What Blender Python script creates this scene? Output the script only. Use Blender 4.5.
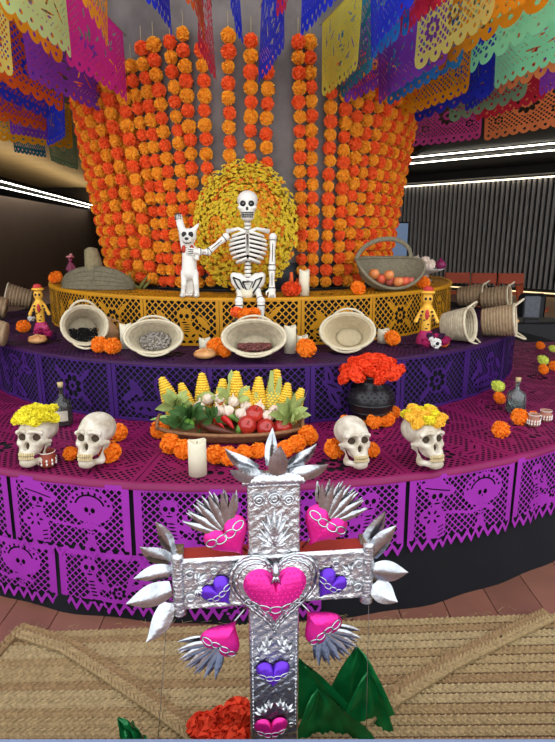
import bpy, math, random
import numpy as np
from mathutils import Vector, Matrix, Euler

for o in list(bpy.data.objects): bpy.data.objects.remove(o)
SC = bpy.context.scene
COL = SC.collection
PI = math.pi
random.seed(7)
RNG = np.random.default_rng(7)

# ------------------------------------------------------------------ camera
F = 557.0; CAMZ = 1.5; PITCH = math.radians(13.7)
CP, SP = math.cos(PITCH), math.sin(PITCH)
cd = bpy.data.cameras.new('camera'); cam = bpy.data.objects.new('camera', cd); COL.objects.link(cam)
cam.location = (0, 0, CAMZ); cam.rotation_euler = (PI/2-PITCH, 0, 0)
cd.sensor_fit = 'VERTICAL'; cd.sensor_height = 24; cd.sensor_width = 24*555/742; cd.lens = 24*F/742
cd.clip_start = 0.05; cd.clip_end = 200
SC.camera = cam
# ------------------------------------------------------------------ world: daylight behind the camera through the open glass front and over the cut-back ceiling
w = bpy.data.worlds.new('daylight'); SC.world = w; w.use_nodes = True
bg = w.node_tree.nodes['Background']; bg.inputs[0].default_value = (0.90, 0.95, 1.0, 1); bg.inputs[1].default_value = 1.0
SC.view_settings.view_transform = 'Standard'; SC.view_settings.look = 'None'; SC.view_settings.gamma = 1
SC.view_settings.use_curve_mapping = False
SC.view_settings.exposure = 1.2

# ------------------------------------------------------------------ placing
def ray(px, py):
    a = (px-277.5)/F; b = -(py-371)/F
    return Vector((a, CP+b*SP, -SP+b*CP))
def at_z(px, py, z):
    d = ray(px, py); t = (z-CAMZ)/d.z
    return Vector((d.x*t, d.y*t, z))
def at_y(px, py, y):
    d = ray(px, py); t = y/d.y
    return Vector((d.x*t, y, CAMZ+d.z*t))
def prj(p):
    x, y, z = p[0], p[1], p[2]-CAMZ
    dep = y*CP - z*SP
    return (277.5+F*x/dep, 371-F*(y*SP+z*CP)/dep)
CX, CY = -0.2, 4.65
R1, R2, R3 = 2.72, 2.02, 1.56
Z1, Z2, Z3 = 0.58, 0.883, 1.156
def on_ring(px, r, z):
    """point of height z on the circle of radius r round the altar's axis that stands at column px of the view (front half)"""
    k = (px-277.5)/F; h = CAMZ-z
    # x = k*(y*CP + h*SP)
    A = k*CP; B = k*h*SP
    a = A*A+1; b = 2*(A*(B-CX)-CY); c = (B-CX)**2+CY*CY-r*r
    D = max(0, b*b-4*a*c)
    y = (-b-math.sqrt(D))/(2*a)
    return Vector((A*y+B, y, z))
def cyl(phi, r, z):
    return Vector((CX+r*math.sin(phi), CY-r*math.cos(phi), z))

# ------------------------------------------------------------------ materials
def lin(c):
    return tuple(((v/255)/12.92 if v/255 <= .04045 else ((v/255+.055)/1.055)**2.4) for v in c)
MATS = {}
def mat(name, col, rough=.6, metal=0., var=.15, scale=25., bump=0., bscale=60., trans=0., spec=.4, emit=0., alpha_glass=0., col2=None, wave=None, distort=1.5):
    if name in MATS: return MATS[name]
    m = bpy.data.materials.new(name); m.use_nodes = True
    nt = m.node_tree; N = nt.nodes; L = nt.links
    bs = N['Principled BSDF']; out = N['Material Output']
    c = lin(col)
    tc = N.new('ShaderNodeTexCoord')
    nz = N.new('ShaderNodeTexNoise'); nz.inputs['Scale'].default_value = scale; nz.inputs['Detail'].default_value = 4
    L.new(tc.outputs['Object'], nz.inputs['Vector'])
    rp = N.new('ShaderNodeValToRGB')
    rp.color_ramp.elements[0].position = .3; rp.color_ramp.elements[1].position = .7
    a = lin(col2) if col2 else tuple(min(1, v*(1+var)) for v in c)
    rp.color_ramp.elements[0].color = (*[v*(1-var) for v in c], 1)
    rp.color_ramp.elements[1].color = (*a, 1)
    L.new(nz.outputs['Fac'], rp.inputs['Fac'])
    L.new(rp.outputs['Color'], bs.inputs['Base Color'])
    bs.inputs['Roughness'].default_value = rough; bs.inputs['Metallic'].default_value = metal
    bs.inputs['Specular IOR Level'].default_value = spec
    if emit:
        bs.inputs['Emission Color'].default_value = (*c, 1); bs.inputs['Emission Strength'].default_value = emit
    if alpha_glass:
        bs.inputs['Transmission Weight'].default_value = alpha_glass
    if bump:
        bp = N.new('ShaderNodeBump'); bp.inputs['Strength'].default_value = bump; bp.inputs['Distance'].default_value = .01
        if wave:
            wv = N.new('ShaderNodeTexWave'); wv.bands_direction = wave; wv.inputs['Scale'].default_value = bscale
            wv.inputs['Distortion'].default_value = distort; wv.inputs['Detail'].default_value = 2
            L.new(tc.outputs['Object'], wv.inputs['Vector']); L.new(wv.outputs['Fac'], bp.inputs['Height'])
        else:
            n2 = N.new('ShaderNodeTexNoise'); n2.inputs['Scale'].default_value = bscale; n2.inputs['Detail'].default_value = 5
            L.new(tc.outputs['Object'], n2.inputs['Vector']); L.new(n2.outputs['Fac'], bp.inputs['Height'])
        L.new(bp.outputs['Normal'], bs.inputs['Normal'])
    if trans:
        tr = N.new('ShaderNodeBsdfTranslucent'); mx = N.new('ShaderNodeMixShader'); mx.inputs[0].default_value = trans
        L.new(rp.outputs['Color'], tr.inputs['Color'])
        L.new(bs.outputs[0], mx.inputs[1]); L.new(tr.outputs[0], mx.inputs[2]); L.new(mx.outputs[0], out.inputs['Surface'])
    MATS[name] = m
    return m

# ------------------------------------------------------------------ mesh helpers
class MB:
    def __init__(s): s.v = []; s.f = []
    def add(s, vs, fs, M=None):
        n = len(s.v)
        if M is not None: vs = [M @ Vector(p) for p in vs]
        s.v.extend([tuple(p) for p in vs]); s.f.extend([tuple(i+n for i in f) for f in fs]); return s
    def box(s, c, d, M=None, bev=0.):
        x, y, z = c; a, b, e = d[0]/2, d[1]/2, d[2]/2
        if bev:
            k = bev
            vs = []; ix = {}
            for sx in (-1, 1):
                for sy in (-1, 1):
                    for sz in (-1, 1):
                        for q in range(3):
                            o = [a-k, b-k, e-k]; o[q] += k
                            ix[(sx, sy, sz, q)] = len(vs); vs.append((x+sx*o[0], y+sy*o[1], z+sz*o[2]))
            fs = []
            for q in range(3):
                u, v = [(1, 2), (2, 0), (0, 1)][q]
                for sg in (-1, 1):
                    def key(su, sv):
                        t = [0, 0, 0]; t[q] = sg; t[u] = su; t[v] = sv; return (*t, q)
                    f = [ix[key(-1, -1)], ix[key(1, -1)], ix[key(1, 1)], ix[key(-1, 1)]]
                    fs.append(f if sg > 0 else f[::-1])
            for q in range(3):
                u, v = [(1, 2), (2, 0), (0, 1)][q]
                for su in (-1, 1):
                    for sv in (-1, 1):
                        t0 = [0, 0, 0]; t0[q] = -1; t0[u] = su; t0[v] = sv
                        t1 = list(t0); t1[q] = 1
                        f = [ix[(*t0, u)], ix[(*t1, u)], ix[(*t1, v)], ix[(*t0, v)]]
                        fs.append(f if su*sv > 0 else f[::-1])
            for sx in (-1, 1):
                for sy in (-1, 1):
                    for sz in (-1, 1):
                        f = [ix[(sx, sy, sz, q)] for q in range(3)]
                        fs.append(f if sx*sy*sz > 0 else f[::-1])
            return s.add(vs, fs, M)
        vs = [(x+i*a, y+j*b, z+k*e) for i in (-1, 1) for j in (-1, 1) for k in (-1, 1)]
        return s.add(vs, [(0, 1, 3, 2), (4, 6, 7, 5), (0, 4, 5, 1), (2, 3, 7, 6), (0, 2, 6, 4), (1, 5, 7, 3)], M)
    def tube(s, path, rad, n=8, caps=True, closed=False, M=None, flat=1.):
        P = [Vector(p) for p in path]; m = len(P)
        if not hasattr(rad, '__len__'): rad = [rad]*m
        vs = []; fs = []
        up = None
        for i in range(m):
            if closed: t = P[(i+1) % m]-P[i-1]
            else: t = P[min(i+1, m-1)]-P[max(i-1, 0)]
            if t.length < 1e-9: t = Vector((0, 0, 1))
            t.normalize()
            if up is None:
                up = Vector((0, 0, 1)) if abs(t.z) < .9 else Vector((0, 1, 0))
            a = t.cross(up)
            if a.length < 1e-6: a = t.orthogonal()
            a.normalize(); b = a.cross(t).normalized(); up = b
            for k in range(n):
                an = 2*PI*k/n
                vs.append(P[i]+a*(math.cos(an)*rad[i])+b*(math.sin(an)*rad[i]*flat))
        for i in range(m if closed else m-1):
            j = (i+1) % m
            for k in range(n):
                l = (k+1) % n
                fs.append((i*n+k, i*n+l, j*n+l, j*n+k))
        if caps and not closed:
            fs.append(tuple(range(n))[::-1]); fs.append(tuple((m-1)*n+k for k in range(n)))
        return s.add(vs, fs, M)
    def lathe(s, prof, n=24, M=None, sx=1., sy=1., closed_prof=False):
        vs = []; fs = []; m = len(prof)
        for (r, z) in prof:
            for k in range(n):
                a = 2*PI*k/n; vs.append((r*math.cos(a)*sx, r*math.sin(a)*sy, z))
        for i in range(m if closed_prof else m-1):
            j = (i+1) % m
            for k in range(n):
                l = (k+1) % n; fs.append((i*n+k, i*n+l, j*n+l, j*n+k))
        if not closed_prof:
            if prof[0][0] > 1e-6: fs.append(tuple(range(n))[::-1])
            if prof[-1][0] > 1e-6: fs.append(tuple((m-1)*n+k for k in range(n)))
        return s.add(vs, fs, M)
    def ball(s, c, r, n=10, m=7, M=None, R=None):
        if not hasattr(r, '__len__'): r = (r, r, r)
        vs = []; fs = []
        for i in range(m+1):
            th = PI*i/m
            for k in range(n):
                a = 2*PI*k/n
                p = Vector((r[0]*math.sin(th)*math.cos(a), r[1]*math.sin(th)*math.sin(a), r[2]*math.cos(th)))
                if R is not None: p = R @ p
                vs.append(p+Vector(c))
        for i in range(m):
            for k in range(n):
                l = (k+1) % n; fs.append((i*n+k, (i+1)*n+k, (i+1)*n+l, i*n+l))
        return s.add(vs, fs, M)
    def surf(s, fn, nu, nv, wrap=False, M=None):
        vs = [fn(i/nu, j/nv) for j in range(nv+1) for i in range(nu+1)]
        w_ = nu+1
        fs = [(j*w_+i, j*w_+i+1, (j+1)*w_+i+1, (j+1)*w_+i) for j in range(nv) for i in range(nu)]
        return s.add(vs, fs, M)
    def mesh(s, name, m=None, smooth=True):
        me = bpy.data.meshes.new(name); me.from_pydata(s.v, [], s.f); me.validate()
        if smooth: me.polygons.foreach_set('use_smooth', [True]*len(me.polygons))
        if m is not None: me.materials.append(m)
        me.update(); return me
    def build(s, name, m, parent=None, smooth=True, **kw):
        return link(name, s.mesh(name, m, smooth), parent, **kw)
def link(name, me, parent=None, loc=None, rot=None, scale=None):
    o = bpy.data.objects.new(name, me); COL.objects.link(o)
    if parent is not None: o.parent = parent
    if loc is not None: o.location = loc
    if rot is not None: o.rotation_euler = rot
    if scale is not None: o.scale = scale if hasattr(scale, '__len__') else (scale,)*3
    return o
def tag(o, label, cat, group=None, kind=None):
    o['label'] = label
    if cat: o['category'] = cat
    if group: o['group'] = group
    if kind: o['kind'] = kind
    return o
def thing(name, label, cat, loc=(0, 0, 0), rz=0., group=None):
    o = link(name, None, None, loc, (0, 0, rz)); o.empty_display_size = .05
    return tag(o, label, cat, group)
def struct(o): o['kind'] = 'structure'; return o
def copy_tree(o, parent=None):
    c = o.copy(); COL.objects.link(c); c.parent = parent
    for ch in list(o.children): copy_tree(ch, c)
    return c
def rot_to(d, roll=0.):
    """matrix turning +Z to direction d"""
    return Vector(d).to_track_quat('Z', 'Y').to_matrix().to_4x4() @ Matrix.Rotation(roll, 4, 'Z')

# surface nets: a smooth mesh of a signed distance field (negative inside)
def snet(f, lo, hi, n):
    lo = np.array(lo, float); hi = np.array(hi, float); h = (hi-lo).max()/n
    dims = np.ceil((hi-lo)/h).astype(int)+1
    ax = [lo[i]+h*np.arange(dims[i]) for i in range(3)]
    X, Y, Z = np.meshgrid(*ax, indexing='ij')
    V = f(X, Y, Z); ins = V < 0
    cd_ = dims-1
    acc = np.zeros((*cd_, 3)); cnt = np.zeros(cd_)
    I = np.stack(np.meshgrid(*[np.arange(k) for k in cd_], indexing='ij'), -1).astype(float)
    corners = [(i, j, k) for i in (0, 1) for j in (0, 1) for k in (0, 1)]
    def sl(c): return tuple(slice(c[q], c[q]+cd_[q]) for q in range(3))
    for a in corners:
        for q in range(3):
            if a[q] == 1: continue
            b = list(a); b[q] = 1; b = tuple(b)
            va, vb = V[sl(a)], V[sl(b)]
            m = (va < 0) != (vb < 0)
            t = np.where(m, va/np.where(va == vb, 1, va-vb), 0)
            p = I+np.array(a); p = p.copy(); p[..., q] += t
            acc += p*m[..., None]; cnt += m
    act = cnt > 0
    idx = -np.ones(cd_, int); idx[act] = np.arange(act.sum())
    verts = acc[act]/cnt[act][:, None]*h+lo
    faces = []
    for q in range(3):
        u, v = (q+1) % 3, (q+2) % 3
        a = [slice(None)]*3; b = [slice(None)]*3
        a[q] = slice(0, dims[q]-1); b[q] = slice(1, dims[q])
        ia, ib = ins[tuple(a)], ins[tuple(b)]
        e = np.argwhere(ia != ib)
        if not len(e): continue
        fl = ia[tuple(e.T)]
        ok = (e[:, u] > 0) & (e[:, v] > 0) & (e[:, u] < dims[u]-1) & (e[:, v] < dims[v]-1)
        e = e[ok]; fl = fl[ok]
        def g(du, dv):
            k = e.copy(); k[:, u] += du; k[:, v] += dv; return idx[tuple(k.T)]
        Q = np.stack([g(-1, -1), g(0, -1), g(0, 0), g(-1, 0)], 1)
        Q[~fl] = Q[~fl][:, ::-1]
        faces.append(Q)
    faces = np.concatenate(faces)
    mb = MB(); mb.v = [tuple(p) for p in verts]; mb.f = [tuple(int(i) for i in q) for q in faces]
    return mb
def s_ell(X, Y, Z, c, r):
    x, y, z = X-c[0], Y-c[1], Z-c[2]
    k0 = np.sqrt((x/r[0])**2+(y/r[1])**2+(z/r[2])**2); k1 = np.sqrt((x/r[0]**2)**2+(y/r[1]**2)**2+(z/r[2]**2)**2)+1e-9
    return k0*(k0-1)/k1
def s_cap(X, Y, Z, a, b, ra, rb=None):
    if rb is None: rb = ra
    a = np.array(a); b = np.array(b); d = b-a
    t = np.clip(((X-a[0])*d[0]+(Y-a[1])*d[1]+(Z-a[2])*d[2])/(d@d+1e-12), 0, 1)
    return np.sqrt((X-a[0]-t*d[0])**2+(Y-a[1]-t*d[1])**2+(Z-a[2]-t*d[2])**2)-(ra+(rb-ra)*t)
def smin(a, b, k):
    h = np.clip(.5+.5*(b-a)/k, 0, 1); return b+(a-b)*h-k*h*(1-h)
def ssub(a, b, k): return -smin(-a, b, k)

# ------------------------------------------------------------------ cut paper: 2-D field -> mesh with real holes (positive = paper)
def msq(field, W, H, cell):
    nx = max(2, int(round(W/cell))); ny = max(2, int(round(H/cell)))
    us = np.linspace(0, W, nx+1); vs = np.linspace(0, H, ny+1)
    U, V = np.meshgrid(us, vs)
    Fv = field(U, V); Fv = np.where(np.abs(Fv) < 1e-7, 1e-7, Fv)
    verts = []; faces = []; vid = {}
    def corner(j, i):
        k = (j, i)
        if k not in vid: vid[k] = len(verts); verts.append((us[i], vs[j]))
        return vid[k]
    def edge(j0, i0, j1, i1):
        k = (j0, i0, j1, i1) if (j0, i0) < (j1, i1) else (j1, i1, j0, i0)
        if k not in vid:
            a = Fv[k[0], k[1]]; b = Fv[k[2], k[3]]; t = a/(a-b)
            vid[k] = len(verts)
            verts.append((us[k[1]]+(us[k[3]]-us[k[1]])*t, vs[k[0]]+(vs[k[2]]-vs[k[0]])*t))
        return vid[k]
    S = Fv > 0
    for j in range(ny):
        for i in range(nx):
            cs = ((j, i), (j, i+1), (j+1, i+1), (j+1, i))
            si = [S[c] for c in cs]; n = sum(si)
            if n == 0: continue
            poly = []
            for q in range(4):
                c0 = cs[q]; c1 = cs[(q+1) % 4]
                if si[q]: poly.append(corner(*c0))
                if si[q] != si[(q+1) % 4]: poly.append(edge(*c0, *c1))
            if len(poly) >= 3: faces.append(tuple(poly))
    return np.array(verts), faces
def sheet(name, design, fn, m, parent=None):
    v2, fs = design
    P = fn(v2[:, 0], v2[:, 1])
    me = bpy.data.meshes.new(name); me.from_pydata([tuple(p) for p in np.stack(P, 1)], [], fs)
    me.materials.append(m); me.polygons.foreach_set('use_smooth', [True]*len(me.polygons)); me.update()
    return link(name, me, parent)
mx, mn = np.maximum, np.minimum
def d_lat(u, v, P, w_):
    a = np.abs(((u+v)/P) % 1-.5)*P*.7071; b = np.abs(((u-v)/P) % 1-.5)*P*.7071
    return w_/2-mn(a, b)
def d_cir(u, v, x, y, r): return r-np.hypot(u-x, v-y)
def d_ell(u, v, x, y, a, b, rot=0.):
    c, s = math.cos(rot), math.sin(rot); p = (u-x)*c+(v-y)*s; q = -(u-x)*s+(v-y)*c
    return (1-np.hypot(p/a, q/b))*min(a, b)
def d_seg(u, v, x0, y0, x1, y1, r):
    dx, dy = x1-x0, y1-y0; t = np.clip(((u-x0)*dx+(v-y0)*dy)/(dx*dx+dy*dy), 0, 1)
    return r-np.hypot(u-x0-t*dx, v-y0-t*dy)
def d_box(u, v, x0, y0, x1, y1): return mn(mn(u-x0, x1-u), mn(v-y0, y1-v))
def d_skull(u, v, x, y, r, F_):
    F_ = mx(F_, mx(d_cir(u, v, x, y, r), d_box(u, v, x-r*.6, y, x+r*.6, y+r*1.25)))
    for sx in (-1, 1): F_ = mn(F_, -d_ell(u, v, x+sx*r*.4, y+r*.05, r*.27, r*.31))
    F_ = mn(F_, -d_ell(u, v, x, y+r*.48, r*.11, r*.17))
    F_ = mn(F_, -d_ell(u, v, x, y+r*.88, r*.42, r*.10))
    return F_
def d_ros(u, v, x, y, r, F_, n=8):
    F_ = mx(F_, d_cir(u, v, x, y, r))
    an = np.arctan2(v-y, u-x); rr = np.hypot(u-x, v-y)
    da = ((an/(2*PI/n)) % 1-.5)*(2*PI/n)
    pu = rr*np.cos(da); pv = rr*np.sin(da)
    F_ = mn(F_, -d_ell(pu, pv, r*.62, 0, r*.26, r*.55*math.sin(PI/n)))
    return mn(F_, -d_cir(u, v, x, y, r*.18))
def d_fringe(u, v, W, y0, y1, n, F_):
    k = np.abs((u/W*n) % 1-.5)*2      # 0 centre of tooth, 1 valley
    lim = y1-(y1-y0)*k
    tooth = lim-v
    F_ = mn(F_, tooth)
    hole = mn((y1-(y1-y0)*.62)-(y1-y0)*k*1.0-v, v-(y0-(y1-y0)*.35))
    return mn(F_, -hole*.8)
def d_scal(u, v, W, H, n, depth, F_):
    k = (u/W*n) % 1-.5
    lim = H-depth+depth*np.sqrt(np.maximum(0, 1-(2*k)**2))
    return mn(F_, (lim-v)*.8)
# ================================================================== paper designs
def des_couple(W, H, cell=.0045, P=.03, fringe=True):
    def f(u, v):
        F_ = d_lat(u, v, P, .0048)
        F_ = mx(F_, mx(mx(.03-u, u-(W-.03)), .02-v)); F_ = mx(F_, v-(H-.055))
        # lady with a wide hat and a bunch of flowers
        x = W*.24; y = H*.27
        F_ = mx(F_, d_ell(u, v, x+.005, y-.028, .085, .026, .28)); F_ = mx(F_, d_ell(u, v, x-.01, y-.045, .05, .03, .2))
        F_ = mx(F_, d_ell(u, v, x, y+.135, .045, .09)); F_ = mx(F_, d_ell(u, v, x-.02, y+.09, .055, .042))
        F_ = d_skull(u, v, x, y, .038, F_)
        F_ = mn(F_, -d_seg(u, v, x-.055, y-.038, x+.06, y-.012, .0028))
        for k in range(6):
            a = k*PI/3; F_ = mn(F_, -d_ell(u, v, x-.02+.027*math.cos(a), y+.09+.022*math.sin(a), .010, .005, a))
        for k in range(4): F_ = mn(F_, -d_seg(u, v, x+.01, y+.14+.018*k, x+.035, y+.132+.018*k, .0028))
        # gentleman with a big sombrero
        x = W*.68; y = H*.31
        F_ = mx(F_, d_ell(u, v, x, y-.005, .098, .072))
        F_ = mn(F_, -mn(mn(.0035-np.abs(np.hypot((u-x)/1.25, v-y+.002)-.050), y-.012-v), 1+0*u))
        for k in range(9):
            a = PI*(1.08+.84*k/8); F_ = mn(F_, -d_cir(u, v, x+.083*math.cos(a), y+.062*math.sin(a), .006))
        F_ = d_skull(u, v, x, y+.008, .036, F_)
        F_ = mx(F_, d_seg(u, v, x, y+.05, x, y+.13, .017))
        for k in range(4):
            for s in (-1, 1): F_ = mn(F_, -d_seg(u, v, x+s*.004, y+.068+.014*k, x+s*.013, y+.064+.014*k, .0026))
        for s in (-1, 1):
            F_ = mx(F_, d_seg(u, v, x, y+.07, x+s*.055, y+.09, .009)); F_ = mx(F_, d_seg(u, v, x, y+.13, x+s*.03, y+.19, .012))
        F_ = mx(F_, d_seg(u, v, W*.24+.04, H*.27+.08, W*.68-.05, H*.31+.09, .006))
        if fringe: F_ = d_fringe(u, v, W, H-.045, H-.004, int(W/.045), F_)
        return F_
    return msq(f, W, H, cell)
def des_seated(W, H, cell=.0045, P=.03, fringe=True, seed=0):
    def f(u, v):
        F_ = d_lat(u, v, P, .0048)
        F_ = mx(F_, mx(mx(.03-u, u-(W-.03)), .02-v)); F_ = mx(F_, v-(H-.055))
        for sgn, x, y in ((1, W*.26, H*.26), (-1, W*.72, H*.24)):
            F_ = mx(F_, d_seg(u, v, x, y, x+sgn*.02, y+.12, .022)); F_ = mx(F_, d_ell(u, v, x+sgn*.05, y+.155, .085, .035, .15*sgn))
            F_ = mx(F_, d_seg(u, v, x, y+.06, x+sgn*.075, y+.085, .011)); F_ = mx(F_, d_seg(u, v, x+sgn*.075, y+.085, x+sgn*.06, y+.03, .009))
            F_ = d_skull(u, v, x, y, .036, F_)
            for k in range(5): F_ = mn(F_, -d_ell(u, v, x+sgn*(.006+.003*k), y+.062+.015*k, .017, .0036))
            for k in range(4): F_ = mn(F_, -d_ell(u, v, x+sgn*(.0+.032*k), y+.158+.006*k, .010, .006, .6))
        F_ = d_ros(u, v, W*.5, H*.62, .034, F_, 7)
        F_ = mx(F_, d_ell(u, v, W*.5, H*.8, W*.36, .022))
        for k in range(9): F_ = mn(F_, -d_ell(u, v, W*.2+W*.075*k, H*.8, .011, .006, .5*(-1)**k))
        if fringe: F_ = d_fringe(u, v, W, H-.045, H-.004, int(W/.045), F_)
        return F_
    return msq(f, W, H, cell)
def des_medal(W, H, cell=.005, P=.03, seed=0, kind=0, lw=.0065, bd=.03):
    r = random.Random(seed)
    def f(u, v):
        F_ = d_lat(u, v, P, lw)
        F_ = mx(F_, mx(mx(bd-u, u-(W-bd)), mx(.014-v, v-(H-.016))))
        if kind == 0:
            F_ = d_ros(u, v, W*.5, H*.5, min(W, H)*.24, F_, 8)
            for k in range(4):
                a = k*PI/2+PI/4; F_ = mx(F_, d_ell(u, v, W*.5+W*.24*math.cos(a), H*.5+H*.3*math.sin(a), .05, .014, a*(1 if k % 2 == 0 else 1)))
        elif kind == 1:
            x, y = W*.56, H*.36; q = min(W, H)*.16
            F_ = mx(F_, d_ell(u, v, W*.5, H*.76, W*.34, H*.13)); F_ = mx(F_, d_seg(u, v, x, y, W*.6, H*.7, q*.8))
            F_ = d_skull(u, v, x, y, q, F_)
            for k in range(4): F_ = mn(F_, -d_ell(u, v, W*.59, H*.55+q*.3*k, q*.55, q*.08))
            for k in range(7):
                F_ = mn(F_, -d_ell(u, v, W*.22+W*.09*k, H*.78, W*.03, H*.025, .6*(-1)**k))
            F_ = mx(F_, d_ell(u, v, W*.27, H*.42, .055, .02, .9)); F_ = mx(F_, d_ell(u, v, W*.2, H*.55, .05, .018, -.6)); F_ = mx(F_, d_ell(u, v, W*.8, H*.5, .05, .018, .8))
        else:
            for k in range(9):
                a = r.random()*PI; x = W*(.14+.72*r.random()); y = H*(.18+.64*r.random())
                F_ = mx(F_, d_ell(u, v, x, y, .06, .022, a)); F_ = mn(F_, -d_ell(u, v, x, y, .036, .0045, a))
            F_ = d_ros(u, v, W*.5, H*.45, min(W, H)*.17, F_, 6)
        return F_
    return msq(f, W, H, cell)
def des_banner(W, H, seed, kind, cell=.0055):
    r = random.Random(seed)
    def f(u, v):
        lw = (.0085, .011, .008, .013)[kind]
        F_ = d_lat(u, v, (.03, .026, .036, .03)[kind], lw)
        F_ = mx(F_, mx(mx(.018-u, u-(W-.018)), mx(.03-v, v-(H-.06))))
        if kind == 0:
            F_ = d_ros(u, v, W*.5, H*.42, .085, F_, 10)
            for s in (.18, .82): F_ = d_ros(u, v, W*s, H*.3, .045, F_, 6); F_ = d_ros(u, v, W*s, H*.64, .038, F_, 6)
        elif kind == 1:
            for k in range(12):
                a = r.random()*PI; x = W*(.1+.8*r.random()); y = H*(.15+.6*r.random())
                F_ = mx(F_, d_ell(u, v, x, y, .07, .026, a)); F_ = mn(F_, -d_ell(u, v, x, y, .045, .005, a)); F_ = mn(F_, -d_ell(u, v, x+.01, y+.013, .02, .004, a))
            F_ = d_skull(u, v, W*.5, H*.38, .055, F_)
        elif kind == 2:
            for k in range(3): F_ = d_ros(u, v, W*(.2+.3*k), H*.62, .06, F_, 9)
            F_ = d_skull(u, v, W*.5, H*.26, .045, F_)
            F_ = mx(F_, d_ell(u, v, W*.2, H*.25, .08, .02, .5)); F_ = mx(F_, d_ell(u, v, W*.8, H*.25, .08, .02, -.5))
        else:
            F_ = mx(F_, d_box(u, v, W*.2, H*.15, W*.8, H*.7))
            for k in range(22):
                a = r.random()*PI; x = W*(.2+.6*r.random()); y = H*(.15+.55*r.random())
                F_ = mn(F_, -d_ell(u, v, x, y, .022, .0065, a))
        n = 9 if kind != 2 else 6
        # row of holes along the border, lace scallops below
        k = (u/W*n) % 1-.5
        F_ = mn(F_, -(.0095-np.hypot(k*W/n, v-(H-.034))))
        return d_scal(u, v, W, H, n, W/n*.5, F_)
    return msq(f, W, H, cell)

# ================================================================== setting
m_floor = mat('floor_wood', (118, 76, 62), .45, var=.18, scale=3, bump=.15, bscale=20)
m_plank = [mat('floor_plank_%d' % i, c, .42, var=.12, scale=6, bump=.12, bscale=30) for i, c in enumerate(((121, 77, 63), (114, 73, 60), (125, 82, 67)))]
m_light_floor = mat('pale_floor', (170, 135, 105), .4, var=.08, scale=3)
fl = MB(); fl.box((0, 11.5, -.04), (24, 27, .06)); floor = struct(fl.build('floor', m_floor, smooth=False))
random.seed(3)
for i in range(34):
    b = MB(); x = -3.4+i*.2
    y0 = .2+random.random()*.5
    b.box((x, 1.0+y0/2, -.007), (.197, 4.2, .014), bev=.002)
    b.build('plank', m_plank[random.randrange(3)], floor, smooth=False, rot=None)
b = MB(); b.box((9.3, 10.5, -.004), (9, 12, .012)); b.build('floor_covering', m_light_floor, floor, smooth=False)
m_ceil_l = mat('ceiling_beige', (150, 135, 112), .7, var=.08, scale=2)
m_black = mat('black_paint', (22, 21, 22), .6, var=.1, scale=4)
b = MB(); b.box((0, 13.4, 3.45), (24, 21.2, .1)); ceil = struct(b.build('ceiling', m_ceil_l, smooth=False))  # front edge cut back so extra sky light falls on the tier tops
b = MB(); b.box((7.6, 12.2, 3.16), (9.4, 14, .08)); b.build('black_soffit', m_black, ceil, smooth=False)
m_wall_l = mat('wall_brown', (104, 86, 74), .7, var=.06, scale=2)
m_wall_d = mat('wall_dark', (40, 37, 36), .7, var=.06, scale=2)
def wall(name, p, q, z1, m, th=.1):
    p = Vector((*p, 0)); q = Vector((*q, 0)); d = q-p; b = MB()
    M = Matrix.Translation((p+q)/2) @ Matrix.Rotation(math.atan2(d.y, d.x), 4, 'Z')
    b.box((0, 0, z1/2), (d.length, th, z1), M); return struct(b.build(name, m, smooth=False))
wl = wall('wall_left', (-6.2, 6.0), (-7.6, 24), 2.45, m_wall_l)
b = MB()
wall('wall_outer_left', (-12, -1), (-12, 24), 3.45, m_wall_d)
wall('wall_back', (-12, 24), (12, 24), 3.45, m_wall_d)
wall('wall_outer_right', (12, -1), (12, 24), 3.45, m_wall_d)
# slatted wall on the right
P1, P2 = Vector((3.2, 17.6, 0)), Vector((10.2, 10.6, 0))
wr = wall('wall_right', P1.xy, P2.xy, 3.2, m_black, .12)
dv = (P2-P1); L_ = dv.length; du = dv.normalized(); nrm = Vector((-du.y, du.x, 0)); nrm = nrm if nrm.y < 0 else -nrm
m_slat = mat('slat_grey', (150, 147, 146), .5, var=.08, scale=3)
b = MB()
rotM = Matrix.Rotation(math.atan2(du.y, du.x), 4, 'Z')
n_sl = int(L_/.13)
for i in range(n_sl):
    c = P1+du*(.065+i*.13)+nrm*.09
    b.box((0, 0, 1.5), (.062, .07, 2.7), Matrix.Translation(c) @ rotM)
s_ = b.build('slat', m_slat, wr, smooth=False); s_['kind'] = 'stuff'
m_led = mat('led_strip', (255, 246, 226), emit=6, var=0)
m_led_dim = mat('led_cove', (255, 240, 214), emit=1.6, var=0)
b = MB(); b.box((0, 0, 0), (L_, .03, .03), Matrix.Translation((P1+P2)/2+nrm*.19+Vector((0, 0, 2.86))) @ rotM); b.build('cove_light_strip', m_led_dim, wr, smooth=False)
b = MB(); b.box((0, 0, 0), (L_, .04, .03), Matrix.Translation((P1+P2)/2+nrm*.16+Vector((0, 0, .1))) @ rotM); b.build('base_light_strip', mat('led_base', (255, 225, 170), emit=.6, var=0), wr, smooth=False)
b = MB(); b.box((0, 0, 0), (L_, .5, .2), Matrix.Translation((P1+P2)/2+nrm*.3+Vector((0, 0, 3.02))) @ rotM); b.build('header_panel', m_black, wr, smooth=False)
b = MB(); b.box((0, 0, 0), (L_, .1, .05), Matrix.Translation((P1+P2)/2+nrm*.1+Vector((0, 0, .165))) @ rotM); b.build('base_ledge', m_black, wr, smooth=False)
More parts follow.
